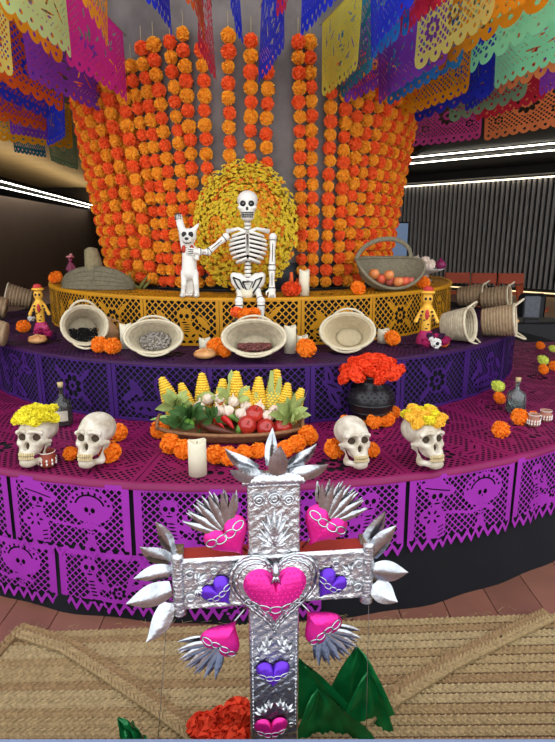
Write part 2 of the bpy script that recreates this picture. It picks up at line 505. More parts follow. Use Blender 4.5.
def led(name, a, c, label, wd=.042):
    d = (c-a); M = Matrix.Translation((a+c)/2) @ d.to_track_quat('X', 'Z').to_matrix().to_4x4()
    t = thing(name, label, 'ceiling light', (a+c)/2)
    Mi = Matrix.Translation(-(a+c)/2) @ M
    b = MB(); b.box((0, 0, .012), (d.length, wd*1.5, .03), Mi); b.build('housing', m_black, t, smooth=False)
    b = MB(); b.box((0, 0, -.008), (d.length-.02, wd, .02), Mi); b.build('diffuser', m_led, t, smooth=False)
ZC = 3.10
def ext(p, q, k): return p+(q-p)*k
for lab, a, c in (('long white light strip along black ceiling at right, upper of the two', (400, 158.2), (555, 142.5)), ('long white light strip along black ceiling at right, lower of the two', (400, 164.2), (555, 149.5))):
    A = at_z(*a, ZC); B = at_z(*c, ZC); led('ceiling_light_strip', ext(A, B, -.5), ext(A, B, 1.4), lab)
ZL = 2.62
for lab, a, c in (('white light strip under left soffit, upper of the two', (0, 180.5), (90, 204.5)), ('white light strip under left soffit, lower of the two', (0, 186.5), (90, 207.5))):
    A = at_z(*a, ZL); B = at_z(*c, ZL); led('ceiling_light_strip', ext(A, B, -.3), ext(A, B, 1.1), lab, .045)
A = at_z(0, 183, ZL); B = at_z(90, 206, ZL)
b = MB(); d = B-A; M = Matrix.Translation((A+B)/2+Vector((-.1, 0, .06))) @ d.to_track_quat('X', 'Z').to_matrix().to_4x4()
b.box((0, 0, 0), (d.length*1.8, .62, .06), M); b.build('soffit', m_black, ceil, smooth=False)
b = MB(); b.box((0, 0, .05), (d.length*1.6, .3, .03), M); b.build('added_uplight', mat('added_uplight_glow', (255, 226, 170), emit=2.5, var=0), ceil, smooth=False)  # unseen uplight added on top of the soffit to brighten the ceiling
# LED strips wash the left wall; the added uplight brightens the left ceiling
# ---- concrete flaring column
m_conc = mat('concrete', (112, 105, 101), .85, var=.3, scale=5, bump=.25, bscale=40)
def rcol(z):
    t = (z-Z3)/1.3
    return 1.02+.15*t+.03*t*t
b = MB(); prof = [(rcol(z), z) for z in np.linspace(0.02, 3.4, 26)]
b.lathe(prof, 72, Matrix.Translation((CX, CY, 0))); colm = struct(b.build('column', m_conc))
m_dkb = mat('dark_slate_base', (46, 48, 54), .6, var=.1)
b = MB(); b.lathe([(rcol(Z3)+.02, Z3+.004), (rcol(Z3)+.03, Z3+.17), (rcol(Z3)+.0, Z3+.175)], 72, Matrix.Translation((CX, CY, 0))); b.build('base_band', m_dkb, colm)

# ---- altar tiers in dark cloth
m_navy = mat('navy_cloth', (9, 9, 17), .95, var=.2, scale=8, bump=.1, bscale=200)
def tier(R, z0, z1, label, flare=0.):
    t = thing('altar_tier', label, 'altar', (CX, CY, z0))
    b = MB()
    def skirt(u, v):
        a = 2*PI*u; f = math.sin(a*46)*.6+math.sin(a*23+1)*.4
        r = R-.012+flare*(v**2)+.010*f*v
        return (r*math.sin(a), -r*math.cos(a), (z1-z0)*(1-v)-.004 + (.004 if v == 1 else 0))
    b.surf(skirt, 300, 8); b.build('cloth_skirt', m_navy, t)
    b = MB(); b.lathe([(0, z1-z0-.004), (R-.012, z1-z0-.004), (R-.012, z1-z0-.03), (0, z1-z0-.03)], 120); b.build('top_board', m_navy, t, smooth=False)
    return t
tier(R1, 0.0, Z1, 'wide lowest round tier of altar draped in navy cloth', .035)
tier(R2, Z1, Z2, 'middle round tier of altar behind the skulls and vegetable basket')
tier(R3, Z2, Z3, 'top round tier of altar around the column base')
# ---- cut paper cloths on the tiers
m_pur = mat('paper_violet', (160, 44, 168), .5, var=.1, scale=6, trans=.12, spec=.35)
m_mag = mat('paper_magenta', (132, 18, 80), .5, var=.12, scale=6, trans=.1, spec=.35)
m_dpur = mat('paper_deep_purple', (60, 20, 102), .55, var=.12, scale=6, trans=.1, spec=.3)
m_dplum = mat('paper_plum', (56, 14, 64), .55, var=.12, scale=6, trans=.1, spec=.3)
m_gold = mat('paper_gold', (204, 140, 18), .55, var=.1, scale=6, trans=.15, spec=.3)
rad = math.radians
def skirt_fn(R, phi0, W, ztop, wob=.006, lean=.0, sd=0.):
    def fn(u, v):
        ph = phi0+u/R
        r = R+.008+lean*v+wob*(np.sin(u*38+sd)*v*3+.4*np.sin(u*17+sd*2))
        return CX+r*np.sin(ph), CY-r*np.cos(ph), ztop-v
    return fn
W1 = rad(11.3)*R1-.018
H1 = .335
cpl = des_couple(W1, H1); sea = des_seated(W1, H1)
cpl2 = des_couple(W1, .27, .005); sea2 = des_seated(W1, .27, .005)
t = thing('paper_tier_cloth', 'bright violet cut-paper panels hanging round the front of the lowest tier', 'paper cloth', (0, 0, 0))
for i in range(-3, 6):
    ph = rad(-18.6+11.3*i)
    D = cpl if i in (0, 3, -2, 5) else sea
    sheet('panel', D, skirt_fn(R1, ph, W1, Z1-.003, sd=i, lean=.02), m_pur, t)
t = thing('paper_tier_cloth', 'lower row of violet cut-paper panels reaching the floor at left', 'paper cloth', (0, 0, 0))
for i in range(-3, 2):
    ph = rad(-18.6+11.3*i+4.2)
    sheet('panel', sea2 if i % 2 == 0 else cpl2, skirt_fn(R1+.006, ph, W1, .287, sd=i+5, lean=.06), m_pur, t)
# flat tops
def top_fn(R, phi0, W, z, inner, wob=.0015):
    def fn(u, v):
        r = R+.006-v; ph = phi0+u/R
        return CX+r*np.sin(ph), CY-r*np.cos(ph), z+.003+wob*np.sin(u*40)*np.sin(v*33)+0*u
    return fn
Wt = rad(11.3)*R1-.004
tops = [des_medal(Wt, .35, .006, .034, 3, 2, .009, .022), des_medal(Wt, .35, .006, .034, 5, 1, .009, .022), des_medal(Wt, .35, .006, .034, 8, 0, .009, .022)]
t = thing('paper_tier_cloth', 'magenta cut-paper sheets laid flat over the top of the lowest tier', 'paper cloth', (0, 0, 0))
for i in range(-6, 10):
    for j in range(2):
        ph = rad(-18.6+11.3*i+(5.6 if j else 0))
        sheet('panel', tops[(i+j*2) % 3], top_fn(R1-j*.352, ph, Wt, Z1, 0), m_mag, t)
# folded paper rim along the edge
def rim(R, z, m, parent, a0, a1, h=.02):
    b = MB()
    def fn(u, v):
        a = a0+(a1-a0)*u; q = v*1.0
        r = R+.011-(.03 if v < .4 else 0)+.002*math.sin(a*90)
        return (CX+r*math.sin(a), CY-r*math.cos(a), z+.006-(h if v > .6 else 0))
    b.surf(fn, 160, 2); b.build('folded_edge', m, parent)
rim(R1, Z1, m_mag, t, rad(-85), rad(95), .022)
W2 = rad(14.3)*R2-.004
H2 = Z2-Z1-.006
t2d = [des_medal(W2, H2, .005, .037, 2, 0, .005, .022), des_medal(W2, H2, .005, .037, 4, 1, .005, .022), des_medal(W2, H2, .005, .037, 7, 2, .005, .022)]
t = thing('paper_tier_cloth', 'deep purple cut-paper panels hanging round the middle tier', 'paper cloth', (0, 0, 0))
for i in range(-6, 7):
    sheet('panel', t2d[(0, 2, 0, 1)[i % 4]], skirt_fn(R2, rad(-4.0+14.3*i), W2, Z2, .004, sd=i), m_dpur, t)
t = thing('paper_tier_cloth', 'dark plum cut-paper sheets laid flat over the middle tier top', 'paper cloth', (0, 0, 0))
t2t = des_medal(W2, .5, .007, .034, 3, 2, .010, .022)
for i in range(-6, 7):
    sheet('panel', t2t, top_fn(R2, rad(-4.0+14.3*i), W2, Z2, 0), m_dplum, t)
rim(R2, Z2, m_dplum, t, rad(-88), rad(88), .012)
W3 = rad(16.8)*R3-.003
H3 = Z3-Z2-.006
t3d = [des_medal(W3, H3, .005, .041, 2, 0, .0062, .018), des_medal(W3, H3, .005, .041, 4, 1, .0062, .018)]
t = thing('paper_tier_cloth', 'golden yellow cut-paper panels hanging round the top tier', 'paper cloth', (0, 0, 0))
for i in range(-6, 7):
    sheet('panel', t3d[(0 if i % 2 == 0 else 1)], skirt_fn(R3, rad(-4.5+16.8*i), W3, Z3, .004, sd=i), m_gold, t)
t = thing('paper_tier_cloth', 'golden cut-paper sheets laid flat over the top tier', 'paper cloth', (0, 0, 0))
t3t = des_medal(W3, .36, .007, .034, 3, 2, .010, .02)
for i in range(-6, 7):
    sheet('panel', t3t, top_fn(R3, rad(-4.5+16.8*i), W3, Z3, 0), m_gold, t)
rim(R3, Z3, m_gold, t, rad(-95), rad(95), .014)

# ---- low ledge at the bottom of the view
m_sill = mat('sill_grey', (120, 132, 160), .45, var=.06)
b = MB(); zt = at_y(277, 737.2, 1.13).z
b.box((0, 1.06, zt/2), (3.6, .14, zt), bev=.006); struct(b.build('trim_1', m_sill, smooth=False))
# ================================================================== flowers
def pom_mesh(name, m, R, n=80, flat=1., core=True, ruff=.5, seed=1, wid=.34, layers=1):
    r = random.Random(seed); b = MB()
    if core: b.ball((0, 0, 0), (R*.72, R*.72, R*.72*flat), 10, 6)
    g = PI*(3-math.sqrt(5))
    for i in range(n):
        z = 1-2*(i+.5)/n; q = math.sqrt(1-z*z); a = g*i
        d = Vector((q*math.cos(a), q*math.sin(a), z)).normalized()
        t = d.orthogonal().normalized(); t = Matrix.Rotation(r.random()*2*PI, 3, d) @ t; s = d.cross(t)
        w_ = R*wid*(.8+.4*r.random()); lb = R*.55; lt = R*(.93+.14*r.random())
        k = ruff*R*.3
        pts = [d*lb-t*w_*.5, d*lb+t*w_*.5, d*(lb*.4+lt*.6)-t*w_*.75+s*k*r.uniform(-1, 1), d*(lb*.4+lt*.6)+t*w_*.75+s*k*r.uniform(-1, 1),
               d*lt-t*w_*.55+s*k*r.uniform(-1.2, 1.2), d*(lt*1.03)+s*k*r.uniform(-1, 1), d*lt+t*w_*.55+s*k*r.uniform(-1.2, 1.2)]
        pts = [Vector((p.x, p.y, p.z*flat)) for p in pts]
        b.add(pts, [(0, 1, 3, 2), (2, 3, 6, 5, 4)])
    return b.mesh(name, m, smooth=False)
m_or = mat('marigold_orange', (250, 130, 8), .7, var=.12, scale=40, trans=.15)
m_ye = mat('marigold_amber', (255, 172, 44), .75, var=.1, scale=30, trans=.12)
m_rd = mat('marigold_scarlet', (255, 108, 44), .75, var=.1, scale=30, trans=.12)
m_str = mat('twine', (170, 150, 110), .8)
RB = .039
pom_y = [pom_mesh('flower_amber_%d' % k, m_ye, RB, 110, seed=k, ruff=.25, wid=.3) for k in range(2)]
pom_r = [pom_mesh('flower_scarlet_%d' % k, m_rd, RB, 110, seed=k+5, ruff=.25, wid=.3) for k in range(2)]
GL = 'marigold garlands hung down the column'
def garland(phi_t, phi_b, zt, zb, label, out=.04, start=0, sag=0.):
    t = thing('marigold_garland', label, 'garland', cyl(phi_t, rcol(zt)+out, zt), 0, GL)
    o = t.location.copy(); pts = []
    n = max(2, int((zt-zb)/(RB*1.86)))
    for i in range(n+1):
        s = i/n; z = zt+(zb-zt)*s; ph = phi_t+(phi_b-phi_t)*s
        pts.append(cyl(ph, rcol(z)+out+sag*math.sin(PI*s), z))
    b = MB(); b.tube([p-o for p in [pts[0]+Vector((0, 0, .12))]+pts], .002, 4); b.build('string', m_str, t)
    for i, p in enumerate(pts):
        me = random.choice(pom_y if (i+start) % 2 == 0 else pom_r)
        s = random.uniform(.92, 1.1)
        link('flower', me, t, p-o+Vector((random.uniform(-.004, .004), random.uniform(-.006, .0), random.uniform(-.004, .004))), (random.random()*6, random.random()*6, random.random()*6), s)
random.seed(11)
spec = []
ZT = 2.545
def phi_px(px, z, out=.042):
    p = on_ring(px, rcol(z)+out, z); return math.atan2(p.x-CX, CY-p.y)
# single and paired strands on the front, left to right: (x at the top, x at the bottom, top z, bottom z, label)
LF = 'marigold garland in the dense bunch covering the left flank of the column'
RF = 'marigold garland in the dense bunch covering the right flank of the column'
for (xt, xb, zt, zb, lab) in [
 (131, 164, 2.46, Z3+.05, 'marigold garland beside the hot pink banner, just left of the first pair'),
 (141, 172, ZT, Z3+.05, 'left strand of the marigold pair that starts beside the pink banner'),
 (153, 181, ZT+.005, Z3+.05, 'right strand of the marigold pair that starts beside the pink banner'),
 (170, 190, ZT+.0, Z3+.05, 'left strand of the marigold pair under the pointed blue banner'),
 (183, 199, ZT+.03, Z3+.05, 'right strand of the marigold pair under the pointed blue banner'),
 (202, 212, 2.5, Z3+.06, 'single marigold garland hanging behind the red banner'),
 (228, 230, ZT+.015, 1.80, 'single marigold garland ending above the left half of wreath'),
 (251, 250, ZT+.0, 1.86, 'single marigold garland ending above the top of wreath'),
 (268, 266, 2.47, 1.84, 'single marigold garland behind the blue banner above skeleton'),
 (298, 302, ZT, Z3+.05, 'left strand of the marigold pair right of the wreath'),
 (310, 313, ZT+.01, Z3+.05, 'right strand of the marigold pair right of the wreath'),
 (332, 326, 2.45, Z3+.05, 'first single marigold garland under the olive yellow banner'),
 (347, 338, 2.45, Z3+.05, 'second single marigold garland under the olive yellow banner')]:
    spec.append((phi_px(xt, zt), phi_px(xb, Z3+.05 if zb < 1.4 else zb), zt, zb, lab))
# dense bunches on the flanks; the left bunch hangs in two layers
pb = spec[0][1]
for i in range(15): spec.append((spec[0][0]-rad(4.3)*(i+1), pb-rad(4.0)*(i+1), 2.5, Z3+.05, LF))
for i in range(9): spec.append((spec[0][0]-rad(2+6.2*i), pb-rad(3+5.9*i), 2.45, Z3+.07, LF+' '))
pa, pb = spec[12][0], spec[12][1]
ORD = ('first', 'second', 'third', 'fourth', 'fifth', 'sixth', 'seventh', 'eighth')
for i in range(15): spec.append((pa+rad(4.2)*(i+1), pb+rad(4.2)*(i+1), 2.5, Z3+.05, RF if i > 7 else ORD[i]+' garland from the left in the dense bunch on the right flank'))
for k, (a, c, zt, zb, lab) in enumerate(spec):
    out = .042; sag = 0.
    if lab.endswith(' '): lab = lab[:-1]; out = .09; sag = .02
    garland(a, c, zt+random.uniform(-.01, .01), zb, lab, out, k % 2, sag)
# green leaf sprays behind the flower bunch at left
# ---- wreath disc
m_wy = mat('wreath_yellow', (218, 184, 40), .8, var=.15, scale=60, trans=.1)
m_wo = mat('wreath_orange', (226, 140, 22), .8, var=.2, scale=60, trans=.1)
m_wd = mat('wreath_orange_deep', (214, 96, 14), .8, var=.2, scale=60)
wc = Vector((at_y(245, 231, 3.36).x, 3.40, Z3+.395)); tilt = rad(-10)
t = thing('flower_wreath', 'large round disc of yellow and orange marigold heads behind seated skeleton', 'wreath', (wc.x, wc.y, wc.z))
t.rotation_euler = (tilt, 0, 0)
b = MB(); b.ball((0, .05, 0), (.285, .035, .37), 32, 10); b.build('foam_back', mat('wreath_green', (150, 118, 16), .9), t)
rw = random.Random(4)
MBs = {0: MB(), 1: MB(), 2: MB()}
g = PI*(3-math.sqrt(5)); n = 1500
for i in range(n):
    q = min(1, math.sqrt((i+.5)/n)+rw.uniform(-.02, .02)); a = g*i+rw.uniform(-.06, .06)
    x = q*.31*math.cos(a); z = q*.39*math.sin(a); y = .035-.06*math.sqrt(max(0, 1-q*q*.96))-.008*rw.random()
    if abs(q-.70) < .022 and rw.random() < .6 and z > -.1: k = 2
    elif rw.random() < (.55 if .3 < q < .68 and (x > 0 or z < .05) else .12): k = 1
    else: k = 0
    mb = MBs[k]
    c = Vector((x, y, z)); nn = Vector((x*1.1, -.16-rw.random()*.1, z*1.1)).normalized()
    R_ = rot_to(nn, rw.random()*6) ; s = .018*(.75+.5*rw.random())
    pts = [(0, 0, s*.5)]; 
    for e in range(6):
        an = e*PI/3; pts.append((s*math.cos(an), s*math.sin(an), s*rw.uniform(-.5, .5))); pts.append((s*.6*math.cos(an+.52), s*.6*math.sin(an+.52), s*.1))
    M = Matrix.Translation(c) @ R_
    mb.add(pts, [(0, 1+e, 1+(e+1) % 12) for e in range(12)], M)
for k, nm, m_ in ((0, 'yellow_flower_heads', m_wy), (1, 'orange_flower_heads', m_wo), (2, 'orange_ring_flowers', m_wd)):
    o = MBs[k].build(nm, m_, t, smooth=False); o['kind'] = 'stuff'

# ================================================================== hanging cut-paper banners
PAP = {}
def paper(c):
    if c not in PAP: PAP[c] = mat('tissue_%d_%d_%d' % c, c, .65, var=.05, scale=5, trans=.3, spec=.2)
    return PAP[c]
BW, BH = .52, .37
BD = [des_banner(BW, BH, 3, 0), des_banner(BW, BH, 5, 1), des_banner(BW, BH, 8, 2), des_banner(BW, BH, 6, 3)]
def banner(c, bl, br, zb, kind, label, h=BH, zb2=None, curl=.015):
    A = at_z(*bl, zb); B = at_z(*br, zb if zb2 is None else zb2)
    d = B-A; t = thing('paper_banner', label, 'paper banner', (A+B)/2+Vector((0, 0, h)), 0, 'cut-paper banners strung overhead')
    o = t.location; n = Vector((-d.y, d.x, 0)).normalized()
    sd = random.random()*6
    def fn(u, v):
        s = u/BW; k = v/BH
        off = curl*np.sin(s*5+sd)*k+curl*.4*np.sin(s*11+sd)*k
        return (A.x+d.x*s+n.x*off-o.x, A.y+d.y*s+n.y*off-o.y, A.z+d.z*s+h*(1-k)-o.z)
    sheet('cut_sheet', BD[kind], fn, paper(c), t)
    b = MB(); q = Vector((0, 0, h)); b.tube([A+q-d*.08-o, B+q+d*.08-o], .0022, 5); b.build('string', m_str, t)
random.seed(21)
GRN = (186, 212, 140); YEL = (226, 214, 110); ORG = (236, 150, 30); MAG = (206, 44, 140); PUR = (136, 66, 188); BLU = (36, 56, 204); ORR = (224, 96, 30)
LBL = (52, 144, 222); RED = (206, 44, 66); MNT = (140, 226, 176); SAG = (130, 176, 130); PNK = (206, 72, 140); PEA = (246, 142, 84); TEA = (40, 128, 160); OLV = (206, 190, 70); GLD = (236, 156, 24)
z_ = 2.25
for a in [
 (GRN, (-22, -12), (70, 60), z_, 1, 'pale green banner in the top left corner'),
 (YEL, (-58, 46), (15, 77), z_-.02, 0, 'pale yellow banner cut off by the left edge'),
 (ORG, (-24, -2), (66, 66), z_+.05, 2, 'orange banner peeking out below the pale green one'),
 (ORG, (66, -12), (113, 50), z_, 2, 'amber orange banner pointing down before the concrete column'),
 (MAG, (71, 64), (127, 103), z_+.0, 3, 'hot pink banner beside the first marigold strands'),
 (PUR, (25, 78), (101, 112), z_, 1, 'violet banner under the pale green one at left'),
 (BLU, (-6, 60), (27, 76), z_+.1, 3, 'dark blue banner behind the pale yellow one at left'),
 (ORR, (-16, 78), (67, 113), z_-.02, 2, 'rust orange lace banner below the violet one'),
 (BLU, (-14, 94), (52, 120), z_, 2, 'blue banner showing as a thin band below rust orange lace'),
 (ORR, (-12, 118), (47, 132), z_, 2, 'rust orange banner, lower of the two at far left'),
 (BLU, (47, 146), (68, 137), z_-.02, 3, 'small solid dark blue banner beside the flower bunch'),
 (PUR, (12, 134), (50, 141), z_, 0, 'small violet banner low at far left'),
 (GLD, (-12, 140), (74, 149), z_, 0, 'amber zigzag banner low at far left'),
 (TEA, (15, 152), (45, 158), z_, 0, 'small teal banner hanging lowest at left'),
 (SAG, (49, 161), (78, 170), z_, 0, 'small green banner hanging lowest beside the flower bunch'),
 (BLU, (147, -4), (171, 38), z_, 1, 'dark blue banner seen edge-on above the left marigold pairs'),
 (ORR, (188, -6), (203, 44), z_, 1, 'rust banner seen edge-on, left of the red one'),
 (RED, (200, 40), (213, 84), z_, 0, 'translucent red banner seen edge-on before a single garland'),
 (BLU, (234, -8), (238, 46), z_, 3, 'dark blue banner seen exactly edge-on as a thin line'),
 (BLU, (262, 85), (284, 40), z_, 1, 'dark blue banner hanging above the head of the skeleton'),
 (RED, (281, 18), (287, -10), z_, 1, 'sliver of red banner behind the central blue one'),
 (BLU, (303, 42), (332, -2), z_, 1, 'dark blue banner above the marigold pair right of centre'),
 (OLV, (321, 97), (361, 70), z_, 1, 'olive yellow banner beside the right marigold pair'),
 (BLU, (367, 60), (424, -6), z_, 3, 'large solid royal blue banner right of the olive one'),
 (LBL, (371, 66), (404, 32), z_, 2, 'light blue scalloped banner behind the royal blue one'),
 (RED, (397, 38), (446, 2), z_, 0, 'red banner above the pale yellow one at right'),
 (YEL, (416, 72), (498, 18), z_, 2, 'pale yellow lace banner right of centre'),
 (PUR, (376, 106), (444, 62), z_, 3, 'violet banner hanging low right of the olive one'),
 (TEA, (338, 99), (374, 72), z_, 2, 'small teal banner behind the olive one'),
 (PUR, (347, 104), (380, 86), z_, 2, 'small violet banner below the teal one'),
 (LBL, (385, 106), (464, 66), z_+.02, 0, 'sky blue banner below the violet one at right'),
 (GLD, (403, 117), (471, 92), z_, 0, 'amber banner below the sky blue one at right'),
 (ORG, (436, 74), (546, 4), z_+.04, 2, 'orange banner between pale yellow and mint ones'),
 (MNT, (470, 76), (566, 14), z_, 2, 'mint green banner at the right, upper of the two'),
 (MNT, (491, 90), (590, 50), z_, 1, 'mint green banner at the right, lower of the two'),
 (PEA, (497, 96), (580, 62), z_, 2, 'peach lace banner peeking out under the mint ones'),
 (BLU, (412, 123), (492, 96), z_, 2, 'blue banner below the amber one at right'),
 (SAG, (448, 123), (528, 99), z_, 2, 'sage green banner at right above the pink one'),
 (PNK, (413, 147), (481, 139), z_, 0, 'pink banner hanging lowest beside the right flower bunch'),
 (PEA, (482, 141), (575, 124), z_, 0, 'peach orange banner hanging lowest at far right'),
 (RED, (478, 122), (546, 98), z_, 1, 'dark red banner above the peach one at far right'),
 (PUR, (536, 96), (590, 78), z_, 1, 'violet banner cut off by the right edge'),
 (BLU, (466, 112), (498, 90), z_, 1, 'blue banner between amber and mint ones'),
 (RED, (418, 20), (470, -18), z_+.0, 1, 'crimson banner at the top right of centre'),
 (ORG, (488, 24), (560, -18), z_+.05, 0, 'orange banner in the top right corner behind mint'),
 (PUR, (-18, 112), (44, 128), z_+.03, 1, 'violet banner behind the lower rust orange one'),
]: banner(*a)
# ================================================================== the silver cross in front
YC = 1.27
m_sil = mat('beaten_silver', (205, 206, 208), .27, 1., var=.2, scale=45, bump=.5, bscale=80)
m_sil2 = mat('polished_silver', (186, 188, 192), .2, 1., var=.2, scale=30, bump=.12, bscale=60)
m_pin = mat('pink_foil', (222, 36, 142), .25, .55, var=.2, scale=14, bump=.2, bscale=90)
m_vio = mat('violet_foil', (98, 44, 190), .25, .55, var=.25, scale=14, bump=.2, bscale=90)
m_redwood = mat('red_wood', (150, 40, 30), .55, var=.15, scale=10)
c0 = at_y(273.5, 600, YC)
cross = thing('silver_cross', 'embossed silver metal cross with pink and violet hearts standing in front of altar', 'cross', (c0.x, YC, 0), rad(6))
HW = .0655; TH = .055
def cl(px, py, dy=-.0):
    p = at_y(px, py, YC-.03); return p.x-c0.x, p.z
def cz(py): return cl(273, py)[1]
z_top = cz(484); za0 = cz(607); za1 = cz(557); xa0 = cl(178, 580)[0]; xa1 = cl(370, 580)[0]
zm = (za0+za1)/2; ah = abs(za1-za0)/2
print('cross', z_top, za0, za1, xa0, xa1)
# red wooden core
b = MB(); b.box((0, .012, z_top/2), (HW*2-.004, TH, z_top)); b.box(((xa0+xa1)/2, .012, zm), (xa1-xa0, TH, ah*2-.004)); b.build('wooden_core', m_redwood, cross, smooth=False)
# embossed front plates with a rolled edge
def plate(x0, x1, z0, z1, name='front_plate'):
    b = MB()
    rr = random.Random(5)
    nu = max(8, int((x1-x0)/.006)); nv = max(8, int((z1-z0)/.006))
    def fn(u, v):
        x = x0+(x1-x0)*u; z = z0+(z1-z0)*v
        e = min(u*(x1-x0), (1-u)*(x1-x0), v*(z1-z0), (1-v)*(z1-z0))
        y = -TH/2+.012-.004-(.004*math.exp(-((e-.005)/.004)**2))-.0018*math.sin(x*260)*math.sin(z*230+x*90)
        if e <= 1e-6: y = -TH/2+.0125
        return (x, y, z)
    b.surf(fn, nu, nv); return b.build(name, m_sil, cross)
plate(-HW, HW, 0.0, za0+.002); plate(-HW, HW, za1-.002, z_top); plate(xa0, xa1, za0, za1, 'arm_plate')
FY = -TH/2+.006
def petal(b, c, ang, L, Wd, h=.006):
    """a raised almond leaf lying on the plate"""
    ca, sa = math.cos(ang), math.sin(ang)
    def fn(u, v):
        s = u; w_ = math.sin(PI*s**.8)*Wd/2; q = v*2-1
        px = s*L; pz = q*w_
        y = -h*(1-q*q)*math.sin(PI*min(1, s+.05))*1.0-.001*(abs(q) < .15)
        return (c[0]+px*ca-pz*sa, FY+y, c[1]+px*sa+pz*ca)
    b.surf(fn, 8, 6)
def tuft(b, x, z, n, L, spread, ang=PI/2, Wd=.014, h=.007):
    for k in range(n):
        a = ang+spread*(k-(n-1)/2)/max(1, (n-1)/2)
        petal(b, (x, z), a, L*(1-.28*abs((k-(n-1)/2)/max(1, (n-1)/2))), Wd, h)
b = MB()
zz = cz(540)
tuft(b, 0, cz(547), 7, .075, 1.0); tuft(b, 0, cz(540), 5, .085, .55, Wd=.016, h=.011); tuft(b, 0, cz(547), 8, .045, 1.5, h=.009)
for s in (-1, 1):
    tuft(b, s*.035, cz(655), 4, .035, .9, PI/2+s*.4, .012); tuft(b, s*.02, cz(650), 3, .04, .5, PI/2, .013)
    tuft(b, s*.032, cz(716), 4, .035, .9, PI/2-s*.3, .012); tuft(b, s*.016, cz(712), 3, .035, .5, PI/2, .013)
    xx = cl(200 if s < 0 else 348, 590)[0]
    tuft(b, xx+s*.008, zm+.012, 5, .03, 1.2, PI/2 + s*.9, .010); tuft(b, xx+s*.01, zm-.012, 5, .03, 1.2, -PI/2-s*.9, .010)
o = b.build('embossed_leaves', m_sil, cross); o['kind'] = 'stuff'
b = MB()
def ringlet(x, z, r, w_=.0028): b.tube([(x+r*math.cos(a*PI/7), FY-.003, z+r*math.sin(a*PI/7)) for a in range(14)], w_, 6, closed=True)
for x, z, r in ((-.037, cz(501), .013), (0, cz(500), .014), (.035, cz(502), .012)): ringlet(x, z, r); ringlet(x, z, r*.45)
for s in (-1, 1):
    xx = cl(190 if s < 0 else 359, 590)[0]
    for q in (-1, 1): ringlet(xx, zm+q*.033, .010); ringlet(xx+s*-.06, zm+q*.038, .008)
    for py in (660, 728): ringlet(s*.045, cz(py), .006)
    for k in range(26): b.ball((s*(HW-.008), FY-.002, .2+k*.012), .003, 6, 4)
o = b.build('embossed_scrolls', m_sil, cross); o['kind'] = 'stuff'
# hearts
def heart_xy(t):
    x = 16*math.sin(t)**3; y = 13*math.cos(t)-5*math.cos(2*t)-2*math.cos(3*t)-math.cos(4*t)
    return x/17, (y+2.5)/16
def heart(w_, h, dep, both=False, n=48, m=9):
    b = MB(); vs = []; fs = []
    def half(sg):
        base = len(vs)
        for i in range(m+1):
            k = i/m
            for j in range(n):
                x, z = heart_xy(2*PI*j/n); vs.append((x*w_/2*k, sg*dep*(1-k**2.6)**.6, z*h/2*k+.0))
        for i in range(m):
            for j in range(n):
                l = (j+1) % n; q = (base+i*n+j, base+i*n+l, base+(i+1)*n+l, base+(i+1)*n+j)
                fs.append(q if sg < 0 else q[::-1])
    half(-1)
    if both: half(1)
    b.add(vs, fs); return b
def hdepth(x, z, w_, h, dep):
    # radial fraction inside the heart
    a = math.atan2(z/h, x/w_); best = 1
    for j in range(96):
        hx, hz = heart_xy(2*PI*j/96)
        if abs(((math.atan2(hz, hx)-a+PI) % (2*PI))-PI) < .06: best = math.hypot(hx, hz); break
    k = min(.98, math.hypot(x/(w_/2), z/(h/2))/max(.2, best)); return dep*(1-k**2.6)**.6
def chain(M, w_, h, dep, n, lz, parent_ob, tilt=0., lw=.0022, rr=1., name='chain_band'):
    b = MB()
    for k in range(n):
        x = (k-(n-1)/2)/n*w_*.84; z = lz+.10*h*(x/(w_*.5))**2+tilt*x
        lr = w_*.84/n*.56
        pts = [];
        for a in range(14):
            px = x+lr*math.cos(a*PI/7); pz = z+lr*.62*rr*math.sin(a*PI/7)
            pts.append((px, -hdepth(px, pz, w_, h, dep)-lw*.8, pz))
        b.tube(pts, lw, 5, closed=True)
    for k in range(n):
        x = (k-(n-1)/2)/n*w_*.84; z = lz+.10*h*(x/(w_*.5))**2+tilt*x
    return b.build(name, m_sil2, parent_ob)
# big central heart: rope frame, dotted pink dome, chain
hx, hz = cl(273.5, 594); hw = abs(cl(308, 590)[0]-cl(238, 590)[0]); hh = abs(cz(563)-cz(626))
b = heart(hw*1.34, hh*1.38, .018)
fr = b.build('heart_plate', m_sil, cross, loc=(hx, FY-.002, hz-.002))
bh = heart(hw, hh, .032)
ho = bh.build('pink_heart', m_pin, cross, loc=(hx, FY-.010, hz)); ho['label'] = 'large studded pink heart'
b = MB()
for i in range(-9, 10):
    for j in range(-9, 10):
        x = (i+.5*(j % 2))*hw/15; z = j*hh/16
        # inside test
        a = math.atan2(z/hh, x/hw); ins = False; kk = math.hypot(x/(hw/2), z/(hh/2))
        best = min((abs(((math.atan2(heart_xy(2*PI*q/96)[1], heart_xy(2*PI*q/96)[0])-a+PI) % (2*PI))-PI), math.hypot(*heart_xy(2*PI*q/96))) for q in range(96))[1]
        if kk < best*.93 and abs(z+.12*hh-.1*hh*(x/(hw*.5))**2) > .055*hh: b.ball((x, -hdepth(x, z, hw, hh, .032), z), .0023, 6, 4)
b.build('studs', m_pin, ho)
chain(None, hw, hh, .032, 5, -.12*hh, ho, 0, .0022)
b = MB()
for sc, rr_ in ((1.16, .0042), (1.33, .0045)):
    pts = []
    for j in range(120):
        x, z = heart_xy(2*PI*j/120); pts.append((x*hw/2*sc, -.009-.002*math.sin(j*2.2), z*hh/2*sc))
    b.tube(pts, [rr_*(1+.25*math.sin(j*2.6)) for j in range(120)], 6, closed=True)
b.build('rope_border', m_sil2, fr)
b = MB()
